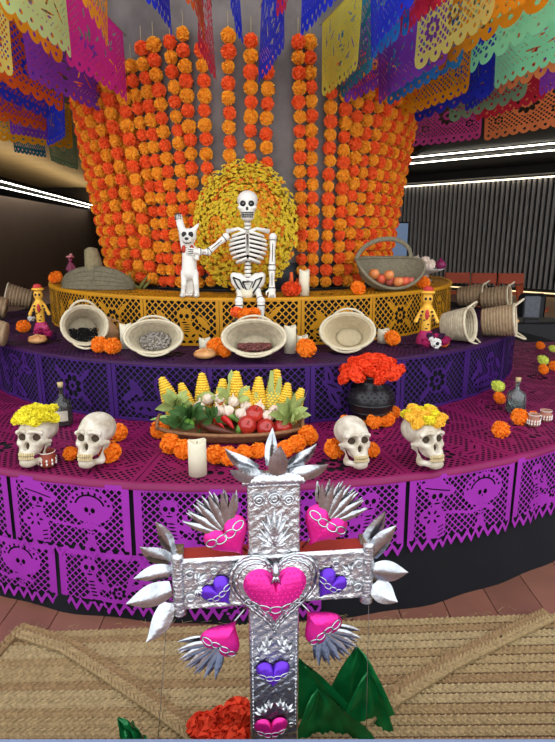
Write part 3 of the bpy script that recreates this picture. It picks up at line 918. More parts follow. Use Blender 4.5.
b.tube([(0, -.03, hh*.36), (0, -.04, hh*.44), (.0, -.03, hh*.56)], [.006, .012, .005], 8)
for s in (-1, 0, 1): b.tube([(0, -.036, hh*.40), (s*.012, -.036, hh*.25)], [.005, .002], 6)
b.build('heart_clasp', m_sil2, cross, loc=(hx, FY, hz))
# flat hearts on arms and post
def flat_heart(px, py, w_, h, m_, lab, rot=0., dep=.014, n=4):
    x, z = cl(px, py); b = heart(w_, h, dep)
    o = b.build('heart', m_, cross, loc=(x, FY-.003, z), rot=(0, rot, 0)); o['label'] = lab
    chain(None, w_, h, dep, n, h*.02, o, 0, .0017)
flat_heart(219, 591, .088, .092, m_vio, 'violet heart on left arm', rad(-38)); flat_heart(329, 590, .088, .092, m_vio, 'violet heart on right arm', rad(38))
flat_heart(272, 676, .096, .088, m_vio, 'violet heart on lower post', 0, .016, 4); flat_heart(270, 732, .098, .09, m_pin, 'pink heart at foot of post', 0, .016, 4)
# rolled bands
b = MB()
def band(p, q, r): 
    n = 40; b.tube([Vector(p).lerp(Vector(q), i/n) for i in range(n+1)], [r*(1+.09*math.sin(i*2.5)) for i in range(n+1)], 10)
zb_ = cz(482)
band((-HW-.012, -.012, zb_), (HW+.012, -.012, zb_), .016); b.box((0, .014, zb_-.006), (HW*2+.01, TH-.004, .012)); b.build('end_band', m_sil, cross)
for xa in (xa0, xa1):
    b = MB(); band((xa, -.012, za0-.014), (xa, -.012, za1+.014), .0165); b.box((xa, .012, zm), (.028, TH, ah*2+.02)); b.build('end_band', m_sil, cross)
# agave leaves of beaten metal
def leaf3(b, base, d0, d1, L, Wd, nrm, fold=.25):
    base = Vector(base); d0 = Vector(d0).normalized(); d1 = Vector(d1).normalized(); nrm = Vector(nrm)
    P = [base]; n = 10
    for i in range(n): P.append(P[-1]+d0.lerp(d1, (i/n)**1.2).normalized()*L/n)
    vs = []; fs = []
    for i, p in enumerate(P):
        t = (P[min(i+1, n)]-P[max(i-1, 0)]).normalized(); sd = t.cross(nrm).normalized(); up = sd.cross(t).normalized()
        s = i/n; w_ = Wd/2*(.55+.9*math.sin(PI*min(1, s*.75+.12)))*(1-s**3.2)+.0006
        for q in (-1, -.5, 0, .5, 1): vs.append(p+sd*q*w_-up*fold*w_*(abs(q)-.5))
    for i in range(n):
        for k in range(4): fs.append((i*5+k, i*5+k+1, (i+1)*5+k+1, (i+1)*5+k))
    b.add(vs, fs)
    b.add([v+Vector(nrm)*-.0015 for v in vs], [f[::-1] for f in fs])
def leafpx(name, base, tip, bend, L_w, par=None, yb=-.02, yt=-.05, w_=.034, mat_=None):
    bx, bz = cl(*base); tx, tz = cl(*tip); A = Vector((bx, yb, bz)); B = Vector((tx, yt, tz)); d = B-A
    side = Vector((-d.z, 0, d.x)).normalized()
    b = MB(); leaf3(b, A, d.normalized()+side*bend, d.normalized()-side*bend, d.length*1.03, w_, (0, -1, .25)); b.build(name, mat_ or m_sil2, par or cross)
for base, tip, bend, yb, yt, w_ in [((262, 478), (230, 461), .35, -.01, -.06, .026), ((258, 477), (226, 450), .3, .02, .0, .024), ((290, 478), (324, 459), -.35, -.01, -.06, .026), ((286, 477), (316, 449), -.3, .02, 0, .024),
                          ((276, 479), (279, 447), .0, -.02, -.03, .034), ((271, 476), (274, 439), .0, .03, .04, .022)]:
    leafpx('crown_leaf', base, tip, bend, 0, None, yb, yt, w_)
for base, tip, bend, yb, yt, w_ in [((171, 585), (131, 586), .05, -.02, -.06, .042), ((170, 572), (136, 571), -.15, .0, -.03, .03), ((170, 565), (141, 545), .25, .02, .0, .03), ((168, 562), (152, 529), -.25, .04, .03, .026),
                          ((168, 598), (146, 626), .35, -.02, -.05, .036), ((172, 603), (152, 622), .2, 0., -.02, .024)]:
    leafpx('end_leaf', base, tip, bend, 0, None, yb, yt, w_)
for base, tip, bend, yb, yt, w_ in [((376, 580), (406, 574), .05, -.02, -.06, .04), ((376, 570), (402, 538), .2, .0, -.01, .034), ((372, 560), (391, 527), -.2, .03, .02, .028), ((377, 592), (398, 604), -.3, -.02, -.05, .042),
                          ((376, 586), (400, 594), -.2, .02, .0, .03), ((374, 565), (397, 560), -.2, .04, .02, .03)]:
    leafpx('end_leaf', base, tip, bend, 0, None, yb, yt, w_)
# four outrigger hearts on wires with silver flames
def outrig(px, py, w_, h, ang, fpx, fpy, lab, jx, jy):
    x, z = cl(px, py); b = heart(w_, h, .02, True)
    o = b.build('outrigger_heart', m_pin, cross, loc=(x, -.01, z), rot=(0, ang, 0)); o['label'] = lab
    chain(None, w_, h, .02, 4, h*.18, o, 0, .0022)
    fx, fz = cl(fpx, fpy); d = Vector((fx-x, 0, fz-z)); L = d.length; d.normalize(); sd = Vector((-d.z, 0, d.x))
    R_ = Matrix.Rotation(-ang, 4, 'Y')
    b = MB()
    for lay, nn, sp in ((-.012, 6, .75), (0, 5, .55), (.012, 6, .85)):
        for k in range(nn):
            a = sp*(k-(nn-1)/2)/((nn-1)/2); dd = (d*math.cos(a)+sd*math.sin(a)); 
            A = Vector((0, lay*.6, 0))+d*(h*.30)+sd*math.sin(a)*w_*.18
            leaf3(b, A, dd, dd+d*.5+Vector((0, lay*10, 0)), L*(.86-.12*abs(a)), .014, (0, -1, .1))
    f = b.build('flame', m_sil2, cross, loc=(x, -.01, z)); f['label'] = 'fan of silver leaves'
    b = MB(); j = cl(jx, jy); p = Vector((j[0], 0, j[1])); q = Vector((x, 0, z)); b.tube([p, q], .003, 6); b.build('wire', m_sil2, cross)
outrig(230, 541, .126, .122, rad(-34), 205, 503, 'upper left pink heart', 246, 556)
outrig(322, 535, .126, .122, rad(34), 348, 499, 'upper right pink heart', 303, 556)
outrig(224, 638, .118, .116, rad(-145), 193, 664, 'lower left pink heart', 246, 612)
outrig(319, 632, .118, .116, rad(140), 343, 663, 'lower right pink heart', 300, 610)
# stay wires to the ledge
for (p, q) in (((167, 612), (158, 741)), ((371, 600), (366, 741))):
    a = cl(*p); c = cl(*q); b = MB(); b.tube([(a[0], -.02, a[1]), (c[0], -.04, c[1])], .0009, 4); b.build('stay_wire', mat('stay_wire', (90, 80, 76), .5), cross)

# ================================================================== braided mat on the floor
m_mat = [mat('palm_braid_%d' % i, c, .8, var=.22, scale=70, spec=.2) for i, c in enumerate(((156, 132, 94), (149, 123, 86), (162, 140, 102), (143, 115, 80)))]
matt = thing('palm_mat', 'braided palm mat lying on the floor in front of the altar', 'mat', (0, 1.5, 0))
def braid_mesh(L, W, step, lift, seed):
    r = random.Random(seed); b = MB(); n = int(L/step)
    for i in range(n):
        for s in (-1, 1):
            x = i*step+(step*.5 if s > 0 else 0); jit = r.uniform(-.12, .12)
            ca, sa = math.cos(.62+jit), math.sin(.62+jit); l = W*.62; w_ = step*.62; h = .006*r.uniform(.8, 1.3)
            # a slanted, domed blade of palm
            c = (x, s*W*.25)
            pts = []
            for (p, q, z) in ((-.5, -.5, 0), (.5, -.5, 0), (.5, .5, 0), (-.5, .5, 0), (-.28, -.25, 1), (.28, -.25, 1), (.28, .25, 1), (-.28, .25, 1)):
                px = p*l; py = q*w_
                pts.append((c[0]+(px*ca-py*sa), c[1]+s*(px*sa+py*ca), lift+z*h*(1 if p*s < 0 else 1)))
            f = [(4, 5, 6, 7), (0, 1, 5, 4), (1, 2, 6, 5), (2, 3, 7, 6), (3, 0, 4, 7)]
            b.add(pts, f if s > 0 else [q[::-1] for q in f])
    b.box((L/2, 0, lift*.5), (L, W*.9, max(.001, lift)))
    return b
ML = at_z(18, 632, 0); MR = at_z(548, 613, 0)
def mrow(y_l, y_r, W, seed, m_, lift=.004, x0=None, x1=None):
    A = Vector(((ML.x-.02) if x0 is None else x0, y_l, .002)); B = Vector(((MR.x+.03) if x1 is None else x1, y_r, .002)); d = B-A
    bm = braid_mesh(d.length, W, .021, lift, seed)
    o = bm.build('braid', m_, matt, smooth=False, loc=A-matt.location, rot=(0, 0, math.atan2(d.y, d.x)))
nr = 20; pitch = .036
for i in range(nr):
    k = i*pitch; sl = max(0, 1-i/14)
    mrow(ML.y-.03-k, ML.y-.03-k+(MR.y-ML.y)*sl, pitch*1.04, i, m_mat[(i*7+i//3) % 4])
# raised border braids running from the back corners towards the middle
def border(pts, W, seed, m_, lift):
    for (A, B) in zip(pts[:-1], pts[1:]):
        d = B-A; bm = braid_mesh(d.length, W, .019, .010, seed)
        bm.build('border_braid', m_, matt, smooth=False, loc=A-matt.location+Vector((0, 0, lift)), rot=(0, 0, math.atan2(d.y, d.x)))
for off, mm in ((0, 3), (.034, 0)):
    o_ = Vector((0, -off, 0))
    border([at_z(x, y, .01)+o_ for x, y in ((20, 629), (68, 644), (112, 672), (162, 706), (215, 745))], .042, 31+int(off*100), m_mat[mm], .004)
    border([at_z(x, y, .01)+o_ for x, y in ((360, 716), (400, 690), (450, 660), (500, 636), (546, 614))], .042, 41+int(off*100), m_mat[mm], .004)
border([at_z(x, y, .01) for x, y in ((-14, 668), (20, 631))], .034, 52, m_mat[3], .004)
r = random.Random(9); b = MB()
for i in range(70):
    s = r.random(); p = ML.lerp(MR, s)+Vector((0, r.uniform(-.02, .01), .012)); a = r.uniform(0, 6.28); l = r.uniform(.015, .045)
    if s < .03 or s > .96: l *= 1.6
    b.tube([p-matt.location, p-matt.location+Vector((math.cos(a)*l, abs(math.sin(a))*l*.6, .006))], .0008, 3)
o = b.build('loose_fibres', m_mat[2], matt); o['kind'] = 'stuff'

# ---- foil leaves and crepe flowers at the foot of the cross
m_foil = mat('green_foil', (18, 110, 54), .14, .35, var=.3, scale=18, bump=.6, bscale=16)
def foil_leaf(par, base, tip, w_, yb, yt, seed, fold=.3):
    rr = random.Random(seed); A = at_y(*base, yb)-par.location; B = at_y(*tip, yt)-par.location; d = B-A; sd = d.cross(Vector((0, 1, 0))).normalized(); up = sd.cross(d).normalized()
    b = MB(); ph = [rr.uniform(0, 6) for _ in range(4)]
    def fn(u, v):
        q = u*2-1; s = v; ww = w_/2*(1-s**2.4)**.7*(.75+.25*math.sin(PI*min(1, s+.2)))
        cr = .008*math.sin(q*7+ph[0]+s*5)+.006*math.sin(s*19+ph[1]+q*6)+.004*math.sin(q*17+ph[2])
        return A+d*s+sd*q*ww+up*(cr*(1-s*.4)-fold*ww*abs(q)+.002)
    b.surf(fn, 14, 18); b.surf(lambda u, v: fn(1-u, v)-up*.002, 14, 18)
    o = b.build('leaf', m_foil, par)
p = at_y(335, 742, 1.46)
fp = thing('foil_leaves', 'shiny green foil leaves standing behind the foot of the cross', 'paper leaves', (p.x, 1.46, 0.0))
foil_leaf(fp, (322, 765), (299, 660), .36, 1.44, 1.50, 1); foil_leaf(fp, (352, 765), (357, 646), .30, 1.47, 1.52, 2); foil_leaf(fp, (340, 770), (318, 690), .3, 1.40, 1.42, 3); foil_leaf(fp, (362, 768), (368, 672), .2, 1.42, 1.46, 4)
p = at_y(138, 742, 1.3)
fp = thing('foil_leaves', 'small scrap of green foil leaf at the lower left on the mat', 'paper leaves', (p.x, 1.30, 0.0))
foil_leaf(fp, (146, 756), (118, 718), .09, 1.28, 1.32, 5); foil_leaf(fp, (140, 752), (131, 722), .07, 1.31, 1.34, 8)
m_crepe = mat('crepe_red', (226, 62, 26), .8, var=.2, scale=40, trans=.2)
crepe = [pom_mesh('crepe_flower_%d' % k, m_crepe, .05, 90, .8, seed=60+k, ruff=1.2, wid=.42) for k in range(2)]
p = at_y(225, 742, 1.42)
fp = thing('crepe_flowers', 'bunch of red-orange crepe flowers behind the foot of the cross', 'flowers', (p.x, 1.42, 0))
b = MB()
for k, (x, y, yy, s) in enumerate(((203, 728, 1.40, 1.1), (222, 724, 1.44, 1.15), (238, 714, 1.42, 1.05), (235, 737, 1.38, 1.1), (214, 744, 1.36, 1), (298, 734, 1.42, .6), (246, 730, 1.44, 1), (190, 742, 1.41, .8))):
    q = at_y(x, y, yy)-fp.location; link('flower', crepe[k % 2], fp, q, (k, k*2, k*3), s*.9)
    b.tube([q, (q.x*.4, 0, 0.0)], .003, 5)
b.build('stem', mat('stem_green', (70, 100, 40), .7), fp)
# ================================================================== things on the lowest and middle tiers
MG = [pom_mesh('marigold_head_%d' % k, m_or, 1., 120, .62, seed=20+k, ruff=.7, wid=.26) for k in range(3)]
m_lime = mat('chrysanthemum_lime', (220, 226, 96), .75, var=.12, scale=30, trans=.15)
m_cy = mat('chrysanthemum_yellow', (250, 214, 44), .75, var=.15, scale=30, trans=.15)
MY = [pom_mesh('yellow_head_%d' % k, m_cy, 1., 100, .6, seed=30+k, ruff=.7, wid=.26) for k in range(2)]
MLm = [pom_mesh('lime_head_%d' % k, m_lime, 1., 100, .6, seed=34+k, ruff=.7, wid=.26) for k in range(2)]
m_stem = mat('stem_green', (70, 100, 40), .7)
_cal = MB(); _cal.tube([(0, 0, -.62), (0, 0, -.25)], [.16, .4], 8); CAL = _cal.mesh('calyx', m_stem)
random.seed(5)
def marigold(p, r, label, tiltc=.9, meshes=None, name='marigold', group='marigold heads laid on the altar'):
    """a flower head lying on its side or back on the tier; p = point on the tier"""
    meshes = meshes or MG
    t = thing(name, label, 'flower', (p.x, p.y, p.z), 0, group)
    rx = tiltc+random.uniform(-.2, .2); rz = random.uniform(-.5, .5)
    ext_ = math.sqrt((r*math.sin(rx))**2+(r*.62*math.cos(rx))**2)
    link('bloom', random.choice(meshes), t, (0, 0, ext_*1.0), (rx, 0, rz), r)
    link('calyx', CAL, t, (0, 0, ext_*1.0), (rx, 0, rz), r)
    return t
for (x, y, r, lab) in [
 (110, 461, .046, 'orange marigold leaning against the right side of the bare skull at left'),
 (119, 440, .040, 'orange marigold behind the bare skull at left'),
 (71, 459, .032, 'orange marigold between the two left skulls'),
 (334, 457, .044, 'orange marigold at the left of the bare skull near the vase'),
 (372, 456, .034, 'orange marigold at the right of the bare skull near the vase'),
 (346, 428, .036, 'orange marigold behind the bare skull near the vase'),
 (365, 424, .036, 'orange marigold below the left side of the black vase'),
 (374, 428, .040, 'orange marigold below the front of the black vase'),
 (386, 426, .040, 'orange marigold below the right side of the black vase'),
 (393, 418, .036, 'orange marigold at the far right of the black vase foot'),
 (500, 437, .040, 'single orange marigold lying alone on the right of the lowest tier'),
 (519, 424, .042, 'orange marigold in front of the clear bottle'),
 (499, 403, .036, 'orange marigold under the lime flower beside the clear bottle'),
 (533, 421, .028, 'orange marigold half hidden behind the decorated cups'),
 (543, 374, .036, 'orange marigold under the lime flower at the far right edge'),
 (540, 349, .036, 'orange marigold farthest back on the right of the lowest tier'),
 (553, 370, .034, 'orange marigold cut off by the right edge')]:
    marigold(at_z(x, y, Z1+.006), r, lab)
for (x, y, r, lab) in [(499, 390, .040, 'lime yellow flower beside the clear bottle'), (544, 362, .040, 'lime yellow flower on a marigold at the far right edge'), (554, 349, .034, 'pale lime flower farthest back at the right edge')]:
    p = at_z(x, y+8, Z1+.006); p.z += .035; p.y += .03
    marigold(p, r, lab, .6, MLm, 'chrysanthemum', 'yellow flower heads on the altar')
# flowers round the vegetable basket
for k, (x, y, r, lab) in enumerate([
 (160, 437, .045, 'uppermost marigold at the left end of the vegetable basket'), (170, 452, .045, 'marigold left of the candle, near the basket end'), (184, 458, .042, 'marigold touching the left side of the tall candle'),
 (216, 462, .043, 'marigold right of the candle below the basket'), (229, 464, .042, 'marigold below the dried chilli end of basket'), (244, 459, .036, 'marigold under the basket left of the cross top'),
 (258, 457, .036, 'marigold under the basket behind the cross top leaves'), (285, 456, .038, 'marigold under the basket just right of the cross top'), (296, 451, .040, 'marigold under the right half of the basket'),
 (308, 444, .046, 'uppermost marigold at the right end of the vegetable basket'), (336, 449, .001, None)]):
    if lab: marigold(at_z(x, y, Z1+.006), r, lab)

# ---- skulls
m_bone = mat('bone', (196, 178, 150), .6, var=.25, scale=26, col2=(226, 216, 200), bump=.15, bscale=60)
m_teeth = mat('teeth', (198, 176, 130), .45, var=.15, scale=60)
def sk(X, Y, Z):
    A = np.abs(X)
    d = s_ell(X, Y, Z, (0, .026, .034), (.064, .080, .060))
    d = smin(d, s_ell(X, Y, Z, (0, -.028, .012), (.054, .042, .045)), .02)
    d = smin(d, s_ell(X, Y, Z, (0, -.036, -.022), (.046, .038, .047)), .014)
    d = smin(d, s_cap(A, Y, Z, (.012, -.072, .022), (.044, -.056, .018), .0085), .008)
    d = smin(d, s_cap(A, Y, Z, (.036, -.058, -.022), (.060, -.012, -.014), .008), .010)
    d = smin(d, s_ell(X, Y, Z, (0, -.060, -.050), (.032, .026, .021)), .012)
    d = smin(d, s_cap(A, Y, Z, (.047, .0, -.028), (.040, -.022, -.084), .010), .008)
    d = smin(d, s_cap(A, Y, Z, (.040, -.022, -.082), (.012, -.066, -.092), .011), .012)
    d = smin(d, s_ell(X, Y, Z, (0, -.062, -.090), (.028, .02, .019)), .010)
    d = ssub(d, s_ell(A, Y, Z, (.0265, -.080, .001), (.0205, .038, .0185)), .006)
    d = ssub(d, s_cap(A, Y, Z, (.006, -.086, -.036), (.003, -.076, -.018), .0105, .006), .003)
    d = ssub(d, s_ell(X, Y, Z, (0, -.084, -.031), (.0115, .036, .0165)), .002)
    d = ssub(d, s_ell(A, Y, Z, (.053, -.03, -.050), (.017, .040, .022)), .006)
    d = ssub(d, s_ell(A, Y, Z, (.078, -.02, .012), (.018, .03, .026)), .012)
    d = ssub(d, s_ell(X, Y, Z, (0, -.085, -.0665), (.030, .022, .0022)), .002)
    return d
skm = snet(sk, (-.085, -.11, -.118), (.085, .125, .11), 84).mesh('cranium', m_bone)
b = MB()
for row, z, n, rr_ in ((0, -.0605, 10, .0285), (1, -.0735, 10, .027)):
    for k in range(n):
        a = (k-(n-1)/2)/(n-1)*2.3; x = math.sin(a)*rr_; y = -.0615-math.cos(a)*rr_*.95
        M = Matrix.Translation((x, y, z)) @ Matrix.Rotation(a, 4, 'Z'); b.box((0, 0, 0), (.0064, .008, .012), M, bev=.002)
teeth = b.mesh('teeth', m_teeth, smooth=False)
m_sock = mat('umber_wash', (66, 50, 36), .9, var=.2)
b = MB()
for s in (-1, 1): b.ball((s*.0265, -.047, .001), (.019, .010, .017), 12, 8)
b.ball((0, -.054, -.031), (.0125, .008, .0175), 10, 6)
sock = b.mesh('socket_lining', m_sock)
def skull(x, y, rz, label, sc=1., tilt=-.26):
    p = at_z(x, y, Z1+.005)
    t = thing('skull', label, 'skull', (p.x, p.y, p.z), rz, 'replica skulls on the lowest tier')
    sc *= 1.08
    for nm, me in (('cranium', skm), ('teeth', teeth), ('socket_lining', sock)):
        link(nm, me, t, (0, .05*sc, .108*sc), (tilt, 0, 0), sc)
    return t
def crown(sk_ob, sc, label, n, meshes):
    t = thing('flower_headdress', label, 'flower crown', sk_ob.location+Vector((0, .02, .182*sc)), sk_ob.rotation_euler.z, 'flower crowns on skulls')
    for k in range(n):
        a = 2*PI*k/n; rr_ = .062 if k % 2 == 0 else .056
        link('flower', meshes[k % len(meshes)], t, (rr_*1.12*math.cos(a)*sc, (.05+rr_*1.0*math.sin(a))*sc, (.012+.010*(k % 2)+.014*(math.sin(a) > .3))*sc), (random.uniform(-.4, .4)-.3*math.sin(a), .4*math.cos(a), random.random()*6), .031*sc)
    for k in range(5):
        a = 2*PI*k/5+.3; link('flower', meshes[k % len(meshes)], t, (.03*math.cos(a)*sc, (.05+.03*math.sin(a))*sc, .036*sc), (random.uniform(-.3, .3), random.uniform(-.3, .3), 0), .031*sc)
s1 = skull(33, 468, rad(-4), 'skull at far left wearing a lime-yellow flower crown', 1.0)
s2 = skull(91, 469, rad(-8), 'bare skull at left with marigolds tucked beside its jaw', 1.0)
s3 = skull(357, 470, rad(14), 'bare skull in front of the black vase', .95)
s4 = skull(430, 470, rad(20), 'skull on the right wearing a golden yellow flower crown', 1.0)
m_lem = mat('chrysanthemum_lemon', (240, 226, 52), .75, var=.12, scale=30, trans=.15)
m_gld = mat('chrysanthemum_gold', (252, 196, 60), .75, var=.15, scale=30, trans=.15)
LEM = [pom_mesh('lemon_head_%d' % k, m_lem, 1., 70, .62, seed=40+k, ruff=.6, wid=.34) for k in range(2)]
GOL = [pom_mesh('gold_head_%d' % k, mm, 1., 70, .62, seed=44+k, ruff=.6, wid=.34) for k, mm in enumerate((m_gld, m_lem, m_gld))]
crown(s1, 1.0, 'ring of lemon yellow chrysanthemums on the far left skull', 10, LEM)
crown(s4, 1.0, 'ring of golden chrysanthemums on the right skull', 10, GOL)
p = s2.location+Vector((.02, .095, .16)); marigold(p, .026, 'tiny lemon flower perched behind the bare left skull', .3, LEM, 'chrysanthemum', 'yellow flower heads on the altar')
# ---- clay cups
m_clay = mat('red_clay', (150, 66, 44), .5, var=.12, scale=20)
m_wht = mat('white_glaze', (226, 218, 208), .5, var=.06)
def cup(x, y, label, r=.034, h=.062, base_m=None, deco=10):
    p = at_z(x, y, Z1+.005); t = thing('clay_cup', label, 'cup', p)
    b = MB(); b.lathe([(r*.72, 0), (r*.98, h*.3), (r*1.02, h*.5), (r*.86, h*.78), (r*.92, h), (r*.84, h), (r*.8, h*.78), (r*.9, h*.5), (r*.6, h*.12), (0, h*.1)], 24); b.build('body', base_m or m_clay, t)
    b = MB()
    for k in range(deco):
        a = 2*PI*k/deco
        for zz_, l in ((h*.28, .008), (h*.5, .008)):
            b.ball((math.cos(a)*r*.99, math.sin(a)*r*.99, zz_), (.0045, .0045, l*.9), 6, 4)
    b.tube([(r*.93*math.cos(a*PI/12), r*.93*math.sin(a*PI/12), h*.97) for a in range(24)], .002, 5, closed=True)
    b.build('painted_flowers', m_wht, t)
cup(48, 466, 'red clay cup with white painted flowers before the crowned left skull', .035, .066)
cup(533, 426, 'white patterned clay cup beside the clear bottle, left of the two', .030, .062, mat('pale_clay', (176, 120, 100), .5), 14)
cup(545, 421, 'white patterned clay cup nearest the right edge', .030, .058, mat('pale_clay', (176, 120, 100), .5), 14)
# ---- bottles
m_glass = mat('bottle_glass', (206, 220, 214), .06, var=0, alpha_glass=.92, spec=.5)
m_dglass = mat('smoked_glass', (120, 116, 110), .06, var=0, alpha_glass=.8)
m_cork = mat('cork', (196, 170, 120), .8, var=.2)
m_label = mat('paper_label', (190, 180, 160), .7, var=.15)
def bottle(p, r, h, neck, label, gm, liquid):
    t = thing('liquor_bottle', label, 'bottle', p)
    b = MB(); sh = h*.6; lab_ = gm is m_dglass
    b.lathe([(0, 0), (r*.95, 0), (r, .01), (r, sh*.75), (r*.85, sh*.93), (r*.4, sh*1.05), (neck, sh*1.12), (neck, h*.86), (neck*1.3, h*.87), (neck*1.3, h*.9), (neck*.7, h*.9), (neck*.7, sh*1.12), (r*.75, sh*.9), (r*.88, sh*.7), (r*.88, .012), (0, .012)], 28); b.build('glass', gm, t)
    b = MB(); b.lathe([(0, .014), (r*.86, .014), (r*.86, sh*.5), (0, sh*.5)], 24); b.build('liquor', liquid, t)
    b = MB(); b.tube([(0, 0, h*.88), (0, 0, h)], [neck*.95, neck*1.25], 14); b.build('cork', m_cork, t)
    b = MB()
    b.surf(lambda u, v: ((r+.001)*math.sin((u-.5)*1.7), -(r+.001)*math.cos((u-.5)*1.7), sh*(.22+.4*v)), 12, 1)
    if lab_: b.build('label', m_label, t)
bottle(at_z(64, 424, Z1+.005), .046, .215, .012, 'clear bottle of liquor with cork behind the crowned left skull', m_dglass, mat('amber_liquor', (90, 60, 40), .1, var=0, alpha_glass=.5))
bottle(at_z(515, 411, Z1+.005), .05, .185, .012, 'clear round-shouldered bottle with cork among flowers at right', m_glass, mat('clear_liquor', (200, 208, 208), .05, var=0, alpha_glass=.9))
# ---- candles
m_wax = mat('ivory_wax', (238, 228, 200), .5, var=.04, spec=.3, trans=.15)
def candle(p, r, h, label):
    t = thing('pillar_candle', label, 'candle', p, 0, 'ivory pillar candles')
    b = MB(); n = 28
    pr = [(0, 0), (r, 0), (r*1.0, h*.5), (r, h-.004), (r-.004, h), (r-.007, h-.003), (r*.6, h-.016), (0, h-.018)]
    b.lathe(pr, n)
    b.v = [(x, y, z+(0 if z < h*.8 else .006*math.sin(math.atan2(y, x)*2+1))) for x, y, z in b.v]
    b.build('wax', m_wax, t)
    b = MB(); b.tube([(0, 0, h-.02), (.001, 0, h-.002)], .0015, 5); b.build('wick', m_black, t)
candle(at_z(198, 474, Z1+.005), .036, .14, 'ivory pillar candle standing alone before the vegetable basket')
def on2(px, r=1.78): return on_ring(px, r, Z2+.006)
def on3(px, r=1.42): return on_ring(px, r, Z3+.006)
candle(on2(127, 1.72), .033, .135, 'ivory candle between the clay jug and the seed basket')
candle(on2(205, 1.72), .031, .075, 'short ivory candle behind the bread roll')
candle(on2(290, 1.75), .032, .145, 'tall ivory candle right of the bean basket')
candle(on2(302, 1.72), .032, .085, 'short ivory candle right of the tall one')
candle(on2(383, 1.66), .034, .08, 'short ivory candle behind the red bouquet')
candle(on3(304, 1.46), .030, .145, 'tall ivory candle on the top tier beside the red pompom flower')
candle(on_ring(247, 1.53, Z3+.006), .032, .05, 'small ivory candle behind the skeleton knees')
# ---- middle tier marigolds
for (px, rr_, r, lab) in [(24, 1.80, .046, 'marigold left of the bread at the far left of the middle tier'), (100, 1.87, .046, 'left of the two marigolds before the clay jug'), (113, 1.87, .048, 'right of the two marigolds before the clay jug'),
 (216, 1.80, .050, 'marigold beside the bread roll'), (225, 1.84, .034, 'small marigold left of the bean basket'), (306, 1.86, .052, 'marigold before the two candles right of the bean basket'), (392, 1.74, .048, 'marigold behind the red bouquet'), (467, 1.84, .046, 'marigold between the two tipped baskets at right'), (443, 1.93, .035, 'marigold at the right end of the mixed posy')]:
    marigold(on2(px, rr_), r, lab)
for (px, rr_, r, lab) in [(56, 1.50, .05, 'marigold at the left end of the top tier'), (358, 1.52, .045, 'marigold before the handled basket of fruit'), (423, 1.50, .045, 'marigold at the right end of the top tier')]:
    marigold(on3(px, rr_), r, lab)
# ---- bread
m_bread = mat('bread_crust', (196, 120, 60), .5, var=.25, scale=14, col2=(226, 170, 110))
def bread(p, r, label):
    t = thing('bread_roll', label, 'bread', p, 0, 'bread of the dead rolls')
    snet(lambda X, Y, Z: smin(s_ell(X, Y, Z, (0, 0, r*.4), (r, r*.8, r*.42)), s_ell(X, Y, Z, (0, 0, r*.75), (r*.2, r*.2, r*.2)), .01), (-r*1.1, -r, -.01), (r*1.1, r, r*1.05), 26).build('loaf', m_bread, t)
    b = MB()
    for a in (.5, 2.1): 
        pts = [(r*.95*math.cos(th)*math.cos(a), r*.76*math.cos(th)*math.sin(a), r*.4+r*.42*math.sin(th)) for th in np.linspace(.35, PI-.35, 9)]
        b.tube(pts, [.006, .009, .006, .008, .009, .008, .006, .009, .006], 6)
    b.build('bone_strips', m_bread, t)
bread(on2(38, 1.89), .055, 'bread roll before the paper figurine at far left'); bread(on2(205, 1.88), .058, 'bread roll left of the bean basket'); bread(on2(510, 1.90), .06, 'bread roll at the right end of the middle tier')
b = MB(); p = on2(32, 1.7); t = thing('paper_flower', 'small white paper flower beside the left figurine', 'flower', p)
link('bloom', pom_mesh('white_bloom', m_wht, .028, 50, .8, seed=3), t, (0, 0, .03))
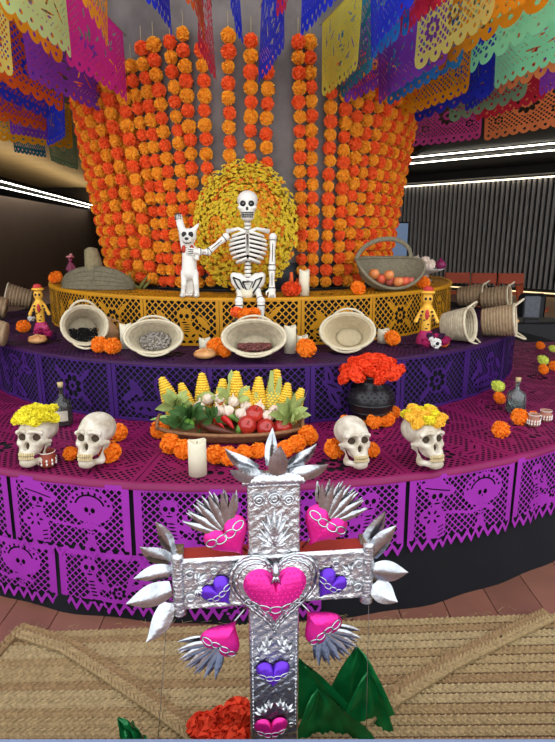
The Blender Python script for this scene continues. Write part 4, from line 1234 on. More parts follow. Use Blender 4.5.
# ---- woven baskets
m_palm = mat('palm_weave', (182, 168, 140), .75, var=.2, scale=40, bump=.25, bscale=140)
m_palm2 = mat('palm_weave_brown', (158, 132, 100), .75, var=.16, scale=40, bump=.25, bscale=140)
m_rope = mat('palm_rope', (206, 192, 162), .75, var=.1, scale=60)
def basket(p, label, r0, r1, h, coils=9, rz=0., tip=0., sx=1., m_=None, fill=None, fillm=None, handle=True, zoff=None, hs=.5, group='woven palm baskets on the middle tier', filln=260, sy=.78):
    """basket with axis +Z, tipped by `tip` towards -Y then turned by rz"""
    m_ = m_ or m_palm
    t = thing('woven_basket', label, 'basket', p, rz, group)
    R_ = Matrix.Rotation(tip, 4, 'X')
    n = coils*4; out = []; inn = []
    rho = lambda s: r0+(r1-r0)*(s**.75)
    out.append((0, 0)); 
    for i in range(n+1):
        s = i/n; q = .006*abs(math.sin(PI*s*coils)); out.append((rho(s)+q, h*s))
    for i in range(n, -1, -1):
        s = i/n; q = .006*abs(math.sin(PI*s*coils)); inn.append((max(.001, rho(s)-.010-q), max(.010, h*s)))
    for k in range(5, 0, -1): inn.append((r0*.9*k/5, .010+.004*(k % 2)))
    b = MB(); b.lathe(out+inn+[(0, .01)], 36, None, sx, sy)
    lowz = min((R_ @ Vector(v)).z for v in b.v) 
    T_ = Matrix.Translation((0, 0, -lowz+.001)) @ R_
    b.v = [tuple(T_ @ Vector(v)) for v in b.v]; b.build('body', m_, t)
    b = MB(); b.tube([((r1+.002)*sx*math.cos(a*PI/20), (r1+.002)*sy*math.sin(a*PI/20), h) for a in range(40)], [.0085 if a % 2 else .0075 for a in range(40)], 6, closed=True, M=T_); b.build('rim', m_rope, t)
    if handle:
        for sg in (-1, 1):
            b = MB(); pts = []
            for k in range(13):
                a = PI/2*sg+(k/12-.5)*1.15; up = math.sin(PI*k/12)
                pts.append(((r1+.006+.02*up)*sx*math.cos(a), (r1+.006+.02*up)*sy*math.sin(a), h+hs*.09*up))
            b.tube(pts, .0065, 6, M=T_); b.build('handle', m_rope, t)
    if fill:
        rf = random.Random(len(label)); b = MB()
        # loose seeds lying on the inside, low side
        Ri = R_.inverted().to_3x3()
        g_ = Ri @ Vector((0, 0, -1))
        for k in range(filln):
            a = rf.random()*2*PI; q = math.sqrt(rf.random())*r0*.95
            if fill == 'full': x, y, z = q*math.cos(a)*sx, q*sy*math.sin(a), .018+.02*rf.random()+h*.12*(1-q/r0)
            else:
                # heap that fills the low side
                x = (rf.random()*2-1)*r0*.8*sx; yy = rf.random(); y = -r0*sy*(-.15+1.1*yy)*math.sqrt(max(.05, 1-(x/(r0*sx))**2)); z = .014+.05*yy*rf.random()+.03*yy
            e = .0062*rf.uniform(.8, 1.2)
            b.ball((x, y, z), (e, e*.8, e*.7), 6, 4, M=T_)
        o = b.build('seeds', fillm, t); o['kind'] = 'stuff'
    return t
m_bean = mat('black_beans', (24, 22, 26), .4); m_grain = mat('grey_seeds', (170, 160, 150), .6, var=.3, scale=90); m_maroon = mat('red_beans', (120, 66, 62), .45, var=.4, scale=90)
basket(on2(84, 1.76), 'tipped palm basket with black beans at left', .085, .112, .17, 9, rad(24), rad(72), 1.05, None, 'heap', m_bean, True, hs=.3, sy=.95)
basket(on2(156, 1.78), 'shallow palm basket of grey seeds left of centre', .075, .125, .12, 8, rad(8), rad(64), 1.15, None, 'full', m_grain, True, hs=.15, sy=.7)
basket(on2(255, 1.82), 'palm basket of reddish beans before the skeleton', .09, .135, .12, 8, 0, rad(58), 1.15, None, 'heap', m_maroon, True, hs=.15, filln=520, sy=.68)
basket(on2(349, 1.72), 'empty pale palm basket behind the red bouquet', .075, .13, .12, 8, rad(-14), rad(62), 1.1, mat('palm_weave_pale', (196, 178, 142), .75, var=.1, scale=40, bump=.25, bscale=140), None, None, True, hs=.15, sy=.78)
basket(at_z(443, 339, Z2+.006), 'tipped palm basket behind the right paper figurine', .07, .098, .16, 11, rad(52), rad(80), 1., None, None, None, True, hs=.5, sy=1.)
basket(at_z(481, 335, Z2+.006), 'tipped palm basket beside the bread at right', .075, .096, .19, 11, rad(64), rad(82), 1., m_palm2, None, None, True, hs=.6, sy=1.)
basket(at_z(8, 346, Z2+.006), 'brown palm basket lying at the far left edge of the middle tier', .08, .11, .2, 11, rad(-75), rad(78), 1., m_palm2, None, None, False)
for x, y, yy, lab in ((8, 318, 4.4, 'shadowed basket farther back at the left edge'), (33, 308, 4.9, 'shadowed basket farthest back at left beside the hat')):
    p = at_z(x, y, Z2+.006); basket(p, lab, .09, .12, .2, 8, rad(-70), rad(75), 1., m_palm2, None, None, False)
for x, yy, lab in ((458, 306, 'shadowed basket on the middle tier behind the right figurine'), (481, 308, 'shadowed basket on the middle tier farthest right')):
    p = at_z(x, yy, Z2+.006); basket(p, lab, .10, .12, .22, 8, rad(60), rad(82), 1., m_palm2, None, None, True, hs=.5)
# ---- clay jug
m_jug = mat('tan_clay', (168, 128, 88), .6, var=.12)
t = thing('clay_jug', 'tan clay jug between the bean basket and the candle', 'jug', on2(108, 1.66))
b = MB(); b.lathe([(0, 0), (.045, 0), (.066, .04), (.068, .075), (.045, .11), (.03, .125), (.034, .15), (.029, .15), (.025, .125), (.04, .10), (.06, .07), (0, .02)], 26); b.build('body', m_jug, t)
b = MB(); b.tube([(.03, 0, .14), (.07, 0, .13), (.075, 0, .1), (.06, 0, .08)], .006, 7); b.build('handle', m_jug, t)
# ---- paper skeleton figurines with flowers
m_fig = mat('amber_paper', (240, 178, 60), .6, var=.2, scale=30); m_figr = mat('figurine_red', (190, 50, 50), .6); m_figp = mat('figurine_magenta', (170, 30, 90), .6, var=.3, scale=30); m_figd = mat('figurine_dark', (40, 20, 36), .6)
def figurine(p, label, sc=1., rz=0.):
    t = thing('paper_figurine', label, 'figurine', p, rz, 'cut-out amber figurines')
    def body(X, Y, Z):
        d = s_cap(X, Y, Z, (0, 0, .06), (0, 0, .2), .026, .03)
        d = smin(d, s_ell(X, Y, Z, (0, 0, .255), (.03, .028, .034)), .01)
        d = smin(d, s_cap(np.abs(X), Y, Z, (.03, 0, .19), (.06, -.02, .13), .012), .012)
        return smin(d, s_ell(X, Y, Z, (0, 0, .295), (.042, .036, .012)), .012)
    snet(body, (-.08, -.06, .02), (.08, .06, .32), 44).build('body', m_fig, t, scale=sc)
    b = MB()
    for s in (-1, 1):
        b.ball((s*.012, -.026, .26), (.008, .005, .009), 8, 5)
        for k in range(4): b.ball((s*.045-s*.006*k, -.02-.004*(k % 2), .12+.022*k), .007, 6, 4)
    for k in range(5): b.ball((.014*math.sin(k*2.4), -.028, .09+.024*k), (.008, .004, .004), 8, 4)
    b.build('painted_spots', m_figd, t, scale=sc)
    b = MB(); b.ball((0, -.03, .17), (.012, .008, .03), 8, 6); b.build('sash', m_figr, t, scale=sc)
    b = MB(); b.ball((0, 0, .31), (.03, .026, .02), 10, 6); b.build('hat', m_figr, t, scale=sc)
    b = MB(); b.lathe([(0, 0), (.055, 0), (.05, .03), (.034, .07), (.02, .08)], 16); b.build('skirt', m_figp, t, smooth=False, scale=sc)
    return t
figurine(on2(42, 1.72), 'amber skeleton figurine with flowers at the left of the middle tier', .95, .2)
figurine(on2(425, 1.80), 'amber skeleton figurine behind the mixed posy at right', 1.0, -.2)
def posy(p, label, cols, sc=1.):
    t = thing('posy', label, 'flowers', p, 0, 'small mixed posies')
    rr = random.Random(len(label))
    for k, (c, x, y, z, s) in enumerate(cols):
        me = pom_mesh('posy_bloom_%d' % k, mat('posy_%d_%d_%d' % c, c, .7, var=.15), .027*s, 46, .7, seed=k)
        link('bloom', me, t, (x*sc, y*sc, z*sc), (rr.uniform(.6, 1.3), 0, rr.random()*6))
    b = MB()
    for k in range(9):
        a = rr.random()*6.28; b.tube([(0, .02, .01), (.05*math.cos(a), .02+.02*math.sin(a), .02+.03*rr.random())], [.006, .002], 5, flat=.3)
    b.build('leaves', m_stem, t)
    return t
WH = (240, 236, 230); MGN = (170, 26, 90); DK = (60, 16, 60); GRD = (60, 80, 50)
o = posy(on2(436, 1.93), 'mixed posy with a white anemone at the right of the middle tier', [(MGN, -.06, 0, .03, 1.1), (WH, -.005, -.02, .03, 1.1), (MGN, .05, 0, .04, 1.2), (DK, -.03, .02, .06, 1), (DK, .03, .02, .06, 1), (WH, -.03, .0, .05, .6), (MGN, .0, .02, .06, .8)])
b = MB(); b.ball((-.005, -.042, .032), (.010, .006, .010), 10, 6); b.build('anemone_centre', m_black, o)
posy(on2(46, 1.83), 'mixed posy at the feet of the left figurine', [(MGN, -.035, 0, .06, 1.), (MGN, .02, -.01, .05, 1.2), (DK, .05, 0, .03, 1), (WH, -.045, -.01, .035, .6), ((216, 90, 140), .0, -.01, .09, .9), (DK, -.01, 0, .03, 1.1)])
# ---- black clay vase with red bouquet
m_bclay = mat('burnished_black_clay', (30, 29, 31), .32, .1, var=.2, scale=20)
p = at_z(370, 421, Z1+.006)
t = thing('black_vase', 'burnished black clay vase with cut-out band holding the red bouquet', 'vase', p)
prof = [(0, 0), (.06, 0), (.07, .012), (.108, .07), (.118, .115), (.11, .15), (.085, .182), (.062, .2), (.064, .225), (.082, .245), (.076, .246), (.056, .222), (.055, .2), (.078, .178), (.1, .145), (.108, .115), (.098, .07), (0, .02)]
b = MB(); b.lathe(prof, 40); b.build('body', m_bclay, t)
b = MB()
for row, z in ((0, .168), (1, .153), (2, .138)):
    rr_ = np.interp(z, [.115, .15, .182], [.118, .11, .085])
    for k in range(22):
        a = 2*PI*(k+.5*(row % 2))/22; b.ball((rr_*math.cos(a), rr_*math.sin(a), z), (.0055, .0055, .0055), 6, 4)
b.build('pierced_dots', m_figd, t)
b = MB(); b.lathe([(.12, .1), (.1215, .106), (.12, .112)], 40); b.lathe([(.108, .06), (.109, .064), (.1085, .068)], 40); b.build('incised_line', m_bclay, t)
m_redf = mat('bouquet_red', (250, 72, 24), .7, var=.15, scale=40, trans=.15)
RF_ = [pom_mesh('red_bloom_%d' % k, m_redf, 1., 80, .6, seed=70+k, ruff=1.1, wid=.34) for k in range(3)]
bt = thing('flower_bouquet', 'bouquet of bright red-orange flowers in the black vase', 'bouquet', p+Vector((0, 0, .2)))
b = MB()
for k in range(26):
    g_ = k*2.39996; q = math.sqrt((k+.5)/26)
    x = .145*q*math.cos(g_); y = .10*q*math.sin(g_); z = .125-.085*q*q
    link('bloom', RF_[k % 3], bt, (x, y, z), (-y*8, x*7, k), .044)
    b.tube([(x*.2, y*.2, -.06), (x*.35, y*.35, .02), (x, y, z)], .0025, 4)
b.build('stems', m_stem, bt)
# ================================================================== vegetable basket
m_wick = mat('wicker_brown', (140, 96, 62), .7, var=.25, scale=60)
BC = Vector((at_y(231, 430, 2.48).x, 2.48, Z1+.006)); SX = .345; SY = .15
t = thing('oval_wicker_basket', 'oval brown wicker basket heaped with corn, garlic, chillies and apples', 'basket', BC)
b = MB(); b.lathe([(0, 0), (.72, 0), (.96, .045), (.93, .045), (.69, .012), (0, .012)], 48, None, SX, SY); b.build('liner', m_wick, t)
for i in range(7):
    s = i/6; rr_ = .74+.25*s**.8; z = .006+.042*s
    b = MB(); n = 96
    b.tube([(SX*rr_*(1+.012*math.sin(k*PI+i*PI))*math.cos(2*PI*k/n), SY*rr_*(1+.03*math.sin(k*PI+i*PI))*math.sin(2*PI*k/n), z) for k in range(n)], .0065 if i < 6 else .010, 6, closed=True); b.build('wicker_strand' if i < 6 else 'rim', m_wick, t)
b = MB()
for k in range(48):
    a = 2*PI*k/48; b.tube([(SX*.73*math.cos(a), SY*.73*math.sin(a), .0), (SX*.98*math.cos(a), SY*.98*math.sin(a), .048)], .004, 5)
b.build('stakes', m_wick, t)
for s in (-1, 1):
    b = MB(); b.tube([(s*SX*.97, SY*.25*math.cos(k*PI/10)*1.6, .045+.05*math.sin(k*PI/10)) for k in range(11)], .008, 6); b.build('handle', m_wick, t)
m_corn = mat('corn_yellow', (248, 200, 64), .4, var=.15, scale=60); m_husk = mat('corn_husk', (176, 190, 112), .7, var=.2, scale=20, trans=.2)
b = MB()
for i in range(15):
    z = .012+i*.0115; rr_ = .027*(1-max(0, (z-.05)/.135)**1.5*.85)
    for k in range(13):
        a = 2*PI*(k+.5*(i % 2))/13; b.ball((rr_*math.cos(a), rr_*math.sin(a), z), (.0068, .0068, .0062), 6, 4)
b.tube([(0, 0, 0), (0, 0, .06), (0, 0, .12), (0, 0, .182)], [.024, .025, .016, .003], 10)
corn_me = b.mesh('cob', m_corn)
def husk_mesh(seed, up=.6, n=5):
    rr = random.Random(seed); b = MB()
    for k in range(n):
        a = 2*PI*k/n+rr.uniform(-.3, .3)
        if n < 6 and -2.4 < ((a+PI/2+PI) % (2*PI))-PI < 0: pass
        L = rr.uniform(.09, .14)*(.7+up*.6); tw = rr.uniform(-.3, .3); op = rr.uniform(.1, .4)*(1.2-up)
        def fn(u, v, a=a, L=L, tw=tw, op=op):
            s = v; rr_ = .030*(1-.5*s*up)+op*s*s*.10; an = a+(u-.5)*1.5*(1-s*.75)+tw*s
            return (rr_*math.cos(an), rr_*math.sin(an), -.02+L*s)
        b.surf(fn, 5, 8)
    return b.mesh('husk', m_husk)
husks = [husk_mesh(k, .35+.4*(k % 2), 4+k % 2) for k in range(4)]
CORN = [(170, 399, -.38, 2.56, 'corn ear leaning out at the left end of the basket'), (186, 400, -.30, 2.57, 'second corn ear from the left in the basket'), (203, 394, -.05, 2.6, 'upright corn ear third from the left in the basket'),
 (222, 400, .05, 2.58, 'half-husked corn ear fourth from the left'), (236, 394, .02, 2.6, 'fifth corn ear from the left, tallest near the middle'), (247, 402, -.05, 2.56, 'small corn ear right of the tallest one'),
 (258, 398, .04, 2.58, 'sixth tall corn ear, above the apples'), (274, 394, .12, 2.6, 'large corn ear above the rightmost apple'), (285, 402, .16, 2.58, 'corn ear second from the right end'), (296, 405, .35, 2.56, 'corn ear leaning out at the right end of the basket')]
for k, (x, y, a, yy, lab) in enumerate(CORN):
    p = at_y(x, y, yy)
    d = Vector((math.sin(a), .18, math.cos(a))); h_ = .085
    t = thing('corn_ear', lab, 'corn', p-d.normalized()*h_, 0, 'corn ears in the basket'); t.rotation_euler = (rot_to(d) @ Matrix.Rotation(k*1.3, 4, 'Z')).to_euler()
    sc = (1.15, 1., 1.1, 1.1, 1.15, .95, 1.1, 1.2, 1.05, 1.)[k]
    link('cob', corn_me, t, scale=(sc*1.2, sc*1.2, sc*.95)); link('husk', husks[k % 4], t, scale=sc*(1.25 if k in (3, 7, 9) else 1))
m_gar = mat('garlic_skin', (226, 204, 184), .55, var=.15, scale=40)
def garl(X, Y, Z):
    r = np.hypot(X, Y); a = np.arctan2(Y, X)
    return smin(s_ell(X, Y, Z, (0, 0, 0), (.029, .029, .024))+.0018*np.cos(a*7), s_cap(X, Y, Z, (0, 0, .015), (.003, 0, .044), .008, .004), .012)
garl_me = snet(garl, (-.04, -.04, -.03), (.04, .04, .055), 26).mesh('bulb', m_gar)
_r = MB()
for k in range(9):
    a = k*.7; _r.tube([(0, 0, -.022), (.008*math.cos(a), .008*math.sin(a), -.034)], .0012, 4)
root_me = _r.mesh('roots', mat('root_fibre', (170, 140, 100), .8))
GAR = [(199, 407, 2.52), (208, 399, 2.56), (220, 399, 2.56), (219, 411, 2.5), (233, 402, 2.54), (228, 411, 2.5), (246, 406, 2.54), (241, 414, 2.49), (259, 408, 2.53), (275, 411, 2.52), (285, 414, 2.5), (268, 416, 2.49)]
GLAB = ['garlic bulb at the left end of the row', 'second garlic bulb from the left, upper row', 'third garlic bulb from the left, upper row', 'garlic bulb behind the red chilli tip', 'garlic bulb under the tallest corn ear', 'garlic bulb above the green chilli', 'garlic bulb left above the top apple', 'garlic bulb touching the top apple at left', 'garlic bulb directly behind the top apple', 'garlic bulb right of the top apple', 'garlic bulb at the right end of the row', 'garlic bulb low between top and right apples']
for k, (x, y, yy) in enumerate(GAR):
    t = thing('garlic_bulb', GLAB[k], 'garlic', at_y(x, y, yy), 0, 'garlic bulbs in the basket'); t.rotation_euler = (random.uniform(-.9, .9), random.uniform(-.9, .9), k)
    link('bulb', garl_me, t); link('roots', root_me, t)
m_apple = mat('apple_red', (176, 20, 34), .22, var=.35, scale=14, col2=(206, 60, 40), spec=.6)
def app(X, Y, Z):
    r = np.hypot(X, Y); d = s_ell(X, Y, Z, (0, 0, 0), (.045, .045, .041))
    d = ssub(d, s_ell(X, Y, Z, (0, 0, .048), (.014, .014, .014)), .016); return ssub(d, s_ell(X, Y, Z, (0, 0, -.046), (.012, .012, .009)), .010)
apple_me = snet(app, (-.055, -.055, -.05), (.055, .055, .05), 30).mesh('flesh', m_apple)
_s = MB(); _s.tube([(0, 0, .028), (.002, 0, .042), (.006, 0, .054)], [.0022, .0018, .0024], 6); st_me = _s.mesh('stem', mat('apple_stem', (90, 60, 34), .7))
for x, y, yy, lab, rx in ((255, 414, 2.50, 'red apple on top of the apple group', .5), (247, 425, 2.45, 'red apple at the front left of the apple group', .9), (266, 428, 2.45, 'red apple at the front middle of the apple group', .9), (283, 427, 2.47, 'red apple at the right of the apple group', .2)):
    t = thing('apple', lab, 'apple', at_y(x, y, yy), 0, 'red apples in the basket'); t.rotation_euler = (rx, .2, 0); link('flesh', apple_me, t); link('stem', st_me, t)
m_gch = mat('chilli_green', (60, 104, 40), .3, var=.25, scale=20, col2=(120, 160, 60)); m_rch = mat('chilli_red', (196, 24, 22), .25, var=.15, scale=20); m_dch = mat('chilli_dried', (98, 50, 34), .35, var=.25, scale=20)
def chilli(pts, r, m_, lab):
    P = [at_y(q[0], q[1]-1, q[2]+.05) for q in pts]; r *= 1.2; t = thing('chilli_pepper', lab, 'pepper', P[0], 0, 'chillies in the basket')
    n = 14; C = []
    for i in range(n+1):
        s = i/n*(len(P)-1); k = min(int(s), len(P)-2); C.append(P[k].lerp(P[k+1], s-k)-P[0])
    for _ in range(4): C = [C[0]]+[(C[i-1]+C[i]*2+C[i+1])/4 for i in range(1, n)]+[C[-1]]
    b = MB(); b.tube(C, [r*max(.08, min(1, .6+i*.25))*(1-(i/n)**2.6*.92) for i in range(n+1)], 10); b.build('pod', m_, t)
    d = (C[0]-C[1]).normalized(); b = MB(); b.tube([C[0]-d*.004, C[0]+d*.004, C[0]+d*.022], [r*.62, r*.4, r*.2], 7); b.build('stalk', m_stem, t)
chilli([(178, 421, 2.44), (165, 418, 2.42), (150, 421, 2.42)], .012, mat('chilli_pale_green', (150, 180, 100), .35, var=.2), 'pale green chilli sticking out over the left end of the basket')
chilli([(189, 409, 2.48), (179, 414, 2.45), (177, 423, 2.42)], .014, m_gch, 'dark green chilli hanging at the left of the basket')
chilli([(205, 424, 2.41), (212, 414, 2.44), (223, 403, 2.47)], .010, m_rch, 'red chilli pointing up among the garlic')
chilli([(200, 430, 2.39), (203, 419, 2.42), (211, 416, 2.45)], .013, m_rch, 'red chilli curving left of the dried one')
chilli([(222, 418, 2.43), (229, 423, 2.41), (234, 430, 2.39)], .014, m_rch, 'short red chilli in front of the green one')
chilli([(218, 414, 2.46), (232, 417, 2.44), (243, 426, 2.42)], .015, m_gch, 'long green chilli lying above the short red one')
chilli([(238, 434, 2.37), (240, 426, 2.39), (243, 418, 2.42)], .012, m_gch, 'upright green chilli beside the front left apple')
chilli([(200, 424, 2.40), (213, 430, 2.37), (234, 434, 2.36)], .020, m_dch, 'large dried brown chilli across the front of the basket')
chilli([(214, 421, 2.42), (219, 424, 2.40), (225, 430, 2.385)], .010, m_rch, 'thin red chilli behind the dried one')
m_lime_ = mat('lime_green', (110, 160, 60), .35, var=.15)
t = thing('lime', 'green lime left of the red chillies', 'lime', at_y(189, 424, 2.40)); 
b = MB(); b.lathe([(0, -.03), (.006, -.028), (.02, -.018), (.025, 0), (.02, .018), (.006, .027), (.004, .031), (0, .032)], 18); b.build('fruit', m_lime_, t, rot=(1.2, .5, 0))
t = thing('green_pepper', 'dark green bell-shaped pepper behind the lime', 'pepper', at_y(183, 413, 2.46))
snet(lambda X, Y, Z: s_ell(X, Y, Z, (0, 0, 0), (.03, .03, .036))+.004*np.cos(np.arctan2(Y, X)*4), (-.045, -.045, -.045), (.045, .045, .045), 22).build('fruit', m_gch, t); 
b = MB(); b.tube([(0, 0, .03), (.004, 0, .05)], .005, 6); b.build('stalk', m_stem, t)
m_herb = mat('herb_green', (72, 112, 52), .6, var=.25, scale=30, trans=.25)
def herb(p, label, n, spread, seed, m_=None, L0=.05):
    rr = random.Random(seed); t = thing('herb_bunch', label, 'herbs', p); 
    for k in range(n):
        a = rr.random()*2*PI; e = rr.uniform(.1, 1.2); d = Vector((math.cos(a)*math.cos(e), math.sin(a)*math.cos(e)*.5-.2, math.sin(e))).normalized(); L = L0*rr.uniform(.7, 1.3)
        b = MB(); leaf3(b, d*spread*rr.random(), d, d+Vector((0, 0, -.5)), L, L*.36, d.cross(Vector((.3, .2, .9))).normalized()); b.build('leaf', m_ or m_herb, t)
herb(at_y(190, 419, 2.42), 'bunch of dark green leaves spilling over the left of the basket', 26, .06, 1)
herb(at_y(178, 428, 2.38), 'green leaves hanging over the left rim of the basket', 14, .04, 2)
herb(at_y(215, 421, 2.43), 'green leaves between the chillies', 10, .04, 3)
herb(at_y(290, 418, 2.46), 'pale corn husk bundle at the right end of the basket', 16, .03, 5, m_husk, .085)
herb(at_y(176, 407, 2.50), 'pale corn husk leaves at the left end of the basket', 14, .03, 6, m_husk, .07)
herb(at_y(230, 404, 2.57), 'pale husk leaves behind the garlic', 16, .12, 7, m_husk, .06)
# ================================================================== seated skeleton figure on the top tier
m_pm = mat('white_papier_mache', (232, 226, 214), .55, var=.05, bump=.1, bscale=60)
m_ink = mat('black_ink', (20, 19, 20), .5)
YS = 3.16
p0 = at_y(248, 296, YS); 
skel = thing('skeleton_figure', 'white skeleton figure sitting on the top tier, one arm round the dog', 'figurine', (p0.x, YS, Z3+.006))
def S(x, y, dy=0.): return at_y(x, y, YS+dy)-skel.location
hc = S(247.5, 204)
u = .0057   # metres per photo pixel at this depth
def shead(X, Y, Z):
    d = s_ell(X, Y, Z, (0, .012, .02), (.056, .062, .052))
    d = smin(d, s_ell(X, Y, Z, (0, -.012, -.03), (.042, .04, .05)), .02)
    d = smin(d, s_ell(X, Y, Z, (0, -.018, -.072), (.034, .032, .02)), .015)
    A = np.abs(X); d = smin(d, s_ell(A, Y, Z, (.036, -.03, -.02), (.016, .016, .012)), .012)
    d = ssub(d, s_ell(A, Y, Z, (.021, -.056, .0), (.0165, .02, .017)), .004)
    return ssub(d, s_ell(X, Y, Z, (0, -.058, -.026), (.007, .02, .010)), .003)
h = snet(shead, (-.07, -.07, -.1), (.07, .085, .08), 56).build('skull', m_pm, skel, loc=hc)
b = MB()
for s in (-1, 1): b.ball((s*.021, -.0405, 0), (.0175, .010, .0175), 12, 8)
b.ball((0, -.047, -.027), (.008, .006, .012), 8, 6)
for z in (-.046, -.058, -.07):
    b.tube([(.040*math.sin(a)*(1 if z > -.065 else .85), -.016-.038*math.cos(a)-.0015, z) for a in np.linspace(-1.05, 1.05, 11)], .0022, 5)
for k in range(7):
    a = (k-3)*.26; b.tube([(.040*math.sin(a), -.017-.038*math.cos(a), -.044), (.038*math.sin(a), -.017-.037*math.cos(a), -.070)], .0016, 4)
b.tube([(.032*math.sin(a), -.03-.01*math.cos(a), .036+.006*math.cos(a*2)) for a in np.linspace(-1.2, 1.2, 9)], .0015, 4)
b.build('painted_face', m_ink, h)
b = MB()
for s in (-1, 1): b.ball((s*.021, -.0490, .001), .0030, 8, 5)
b.build('pupil', m_pm, h)
# spine, ribs, pelvis
def vert(b, p, r, h_, n=10): b.lathe([(r*.7, -h_/2), (r, -h_*.25), (r, h_*.25), (r*.7, h_/2)], n, Matrix.Translation(p))
b = MB(); bi = MB()
top = S(247.5, 220); bot = S(248, 283)
nV = 17
for k in range(nV):
    pp = top.lerp(bot, k/(nV-1)); vert(b, pp, .017 if 4 < k < 12 else .020, .0175)
bi.tube([top, bot], .0135, 8)
b.build('spine', m_pm, skel); bi.build('spine_core', m_ink, skel)
b = MB(); bi = MB()
rc = S(248, 246); rh = .085
bi.ball(rc+Vector((0, .012, 0)), (.078, .045, rh), 18, 12)
for k in range(7):
    z = .072-k*.0235; w_ = (.086, .098, .102, .100, .094, .082, .064)[k]; dp = .058
    for s in (-1, 1):
        pts = []
        for a in np.linspace(.08, PI*.95, 12):
            pts.append(rc+Vector((s*w_*math.sin(a), .012-dp*math.cos(a), z-.022*math.sin(a*.9)+.006*math.cos(a))))
        b.tube(pts, .0078, 7)
b.box(rc+Vector((0, -.047, .012)), (.022, .012, .115), bev=.004)
for s in (-1, 1): b.tube([rc+Vector((s*.008, -.045, .075)), rc+Vector((s*.05, -.03, .092)), rc+Vector((s*.115, 0, .078))], [.010, .009, .014], 8)
b.build('rib_cage', m_pm, skel); bi.build('chest_core', m_ink, skel)
pc = S(248, 285)
def pel(X, Y, Z):
    A = np.abs(X)
    d = s_ell(A, Y, Z, (.045, .005, .022), (.05, .028, .045)); d = smin(d, s_ell(X, Y, Z, (0, 0, -.035), (.06, .032, .03)), .03)
    d = smin(d, s_cap(A, Y, Z, (.08, 0, .052), (.02, 0, -.04), .018), .02)
    return ssub(d, s_ell(X, Y, Z, (0, -.02, .075), (.035, .06, .03)), .015)
o = snet(pel, (-.12, -.06, -.085), (.12, .06, .09), 50).build('pelvis', m_pm, skel, loc=pc)
b = MB()
for s in (-1, 1):
    b.tube([(s*.082, -.024, .045), (s*.06, -.03, .0), (s*.028, -.034, -.045), (s*.022, -.036, -.02), (s*.045, -.033, .03), (s*.082, -.024, .045)], .0045, 5)
b.tube([(-.028, -.036, .02), (.028, -.036, .02), (.0, -.038, -.04), (-.028, -.036, .02)], .0055, 5)
b.build('painted_lines', m_ink, o)
def limb(name, pts, r, joints=True):
    b = MB(); n = len(pts)
    for i in range(n-1):
        A, B = pts[i], pts[i+1]; b.tube([A, A.lerp(B, .12), A.lerp(B, .5), A.lerp(B, .88), B], [r*1.2, r*1.15, r*.82, r*1.1, r*1.2], 10)
        b.ball(B, r*1.3, 10, 7)
    b.ball(pts[0], r*1.35, 10, 7); o = b.build(name, m_pm, skel)
    bi = MB()
    for i in range(n-1):
        A, B = pts[i], pts[i+1]; d = (B-A).normalized(); side = d.cross(Vector((0, 1, 0))).normalized()
        for t_ in (.10, .9): 
            c = A.lerp(B, t_); R_ = rot_to(d); bi.tube([c+(R_ @ Vector((r*1.18*math.cos(a), r*1.18*math.sin(a), 0))) for a in np.linspace(0, 2*PI, 13)[:-1]], .0024, 4, closed=True)
        bi.tube([A.lerp(B, .2)+Vector((0, -r*1.0, 0)), A.lerp(B, .8)+Vector((0, -r*1.0, 0))], .002, 4)
    bi.build('joint_lines', m_ink, o)
def hand(name, wr_, d, fan, r=.0055, L=.045, grip=0.):
    b = MB(); d = Vector(d).normalized(); f = Vector(fan).normalized(); nrm_ = d.cross(f).normalized()
    pal = wr_+d*.026; b.ball(pal, (.02, .014, .022), 10, 7, R=rot_to(d).to_3x3())
    for k in range(4):
        q = (k-1.5); st = wr_+d*.04+f*q*.0095; l = L*(.85, 1., .95, .75)[k]; e1 = st+(d+f*q*.07)*l*.45; e2 = e1+(d+f*q*.05+nrm_*grip)*l*.3; e3 = e2+(d+nrm_*grip*2)*l*.25
        b.tube([wr_+d*.02+f*q*.007, st, e1, e2, e3], [r, r*1.1, r, r*.9, r*.6], 7)
    th = wr_+d*.012-f*.016; b.tube([wr_+d*.006, th, th+(d*.6-f*.8).normalized()*.018, th+(d*.9-f*.5).normalized()*.034], [r*1.1, r*1.1, r, r*.6], 7)
    o = b.build(name, m_pm, skel); bi = MB()
    for k in range(3):
        q = k-1; bi.tube([wr_+d*.04+f*q*.0095+Vector((0, -.012, 0)), wr_+d*.07+f*q*.0125+Vector((0, -.008, 0))], .0018, 4)
    bi.build('painted_lines', m_ink, o)
limb('arm', [S(273, 237), S(272, 268, -.02), S(272, 290, -.03)], .0165)
hand('hand', S(272, 288, -.03), (.0, -.25, -1), (1, 0, 0), L=.04)
limb('arm', [S(226, 237), S(208, 252, -.03), S(199, 252, -.05)], .0165)
hand('hand', S(201, 252, -.05), (-1, -.2, .05), (0, 0, 1), L=.042, grip=.25)
kz = -.0
kneeL, kneeR = S(239, 301, -.10), S(261, 301, -.10)
limb('leg', [S(240, 293, 0)+Vector((0, -.0, .02)), kneeL, Vector((kneeL.x, kneeL.y, Z2+.05-skel.location.z))], .0185)
limb('leg', [S(257, 293, 0)+Vector((0, -.0, .02)), kneeR, Vector((kneeR.x, kneeR.y, Z2+.05-skel.location.z))], .0185)
for kn, dx in ((kneeL, -.09), (kneeR, .02)):
    b = MB(); A = Vector((kn.x, kn.y, Z2+.035-skel.location.z)); B = A+Vector((dx, -.06, -.008))
    b.tube([A+Vector((0, .02, 0)), A.lerp(B, .5), B], [.022, .024, .015], 10, flat=.8); 
    for k in range(4): b.tube([B+Vector((0, .006*(k-1.5)*2, 0)), B+(B-A)*.25+Vector((0, .012*(k-1.5), -.004))], [.006, .004], 6)
    b.build('foot', m_pm, skel)
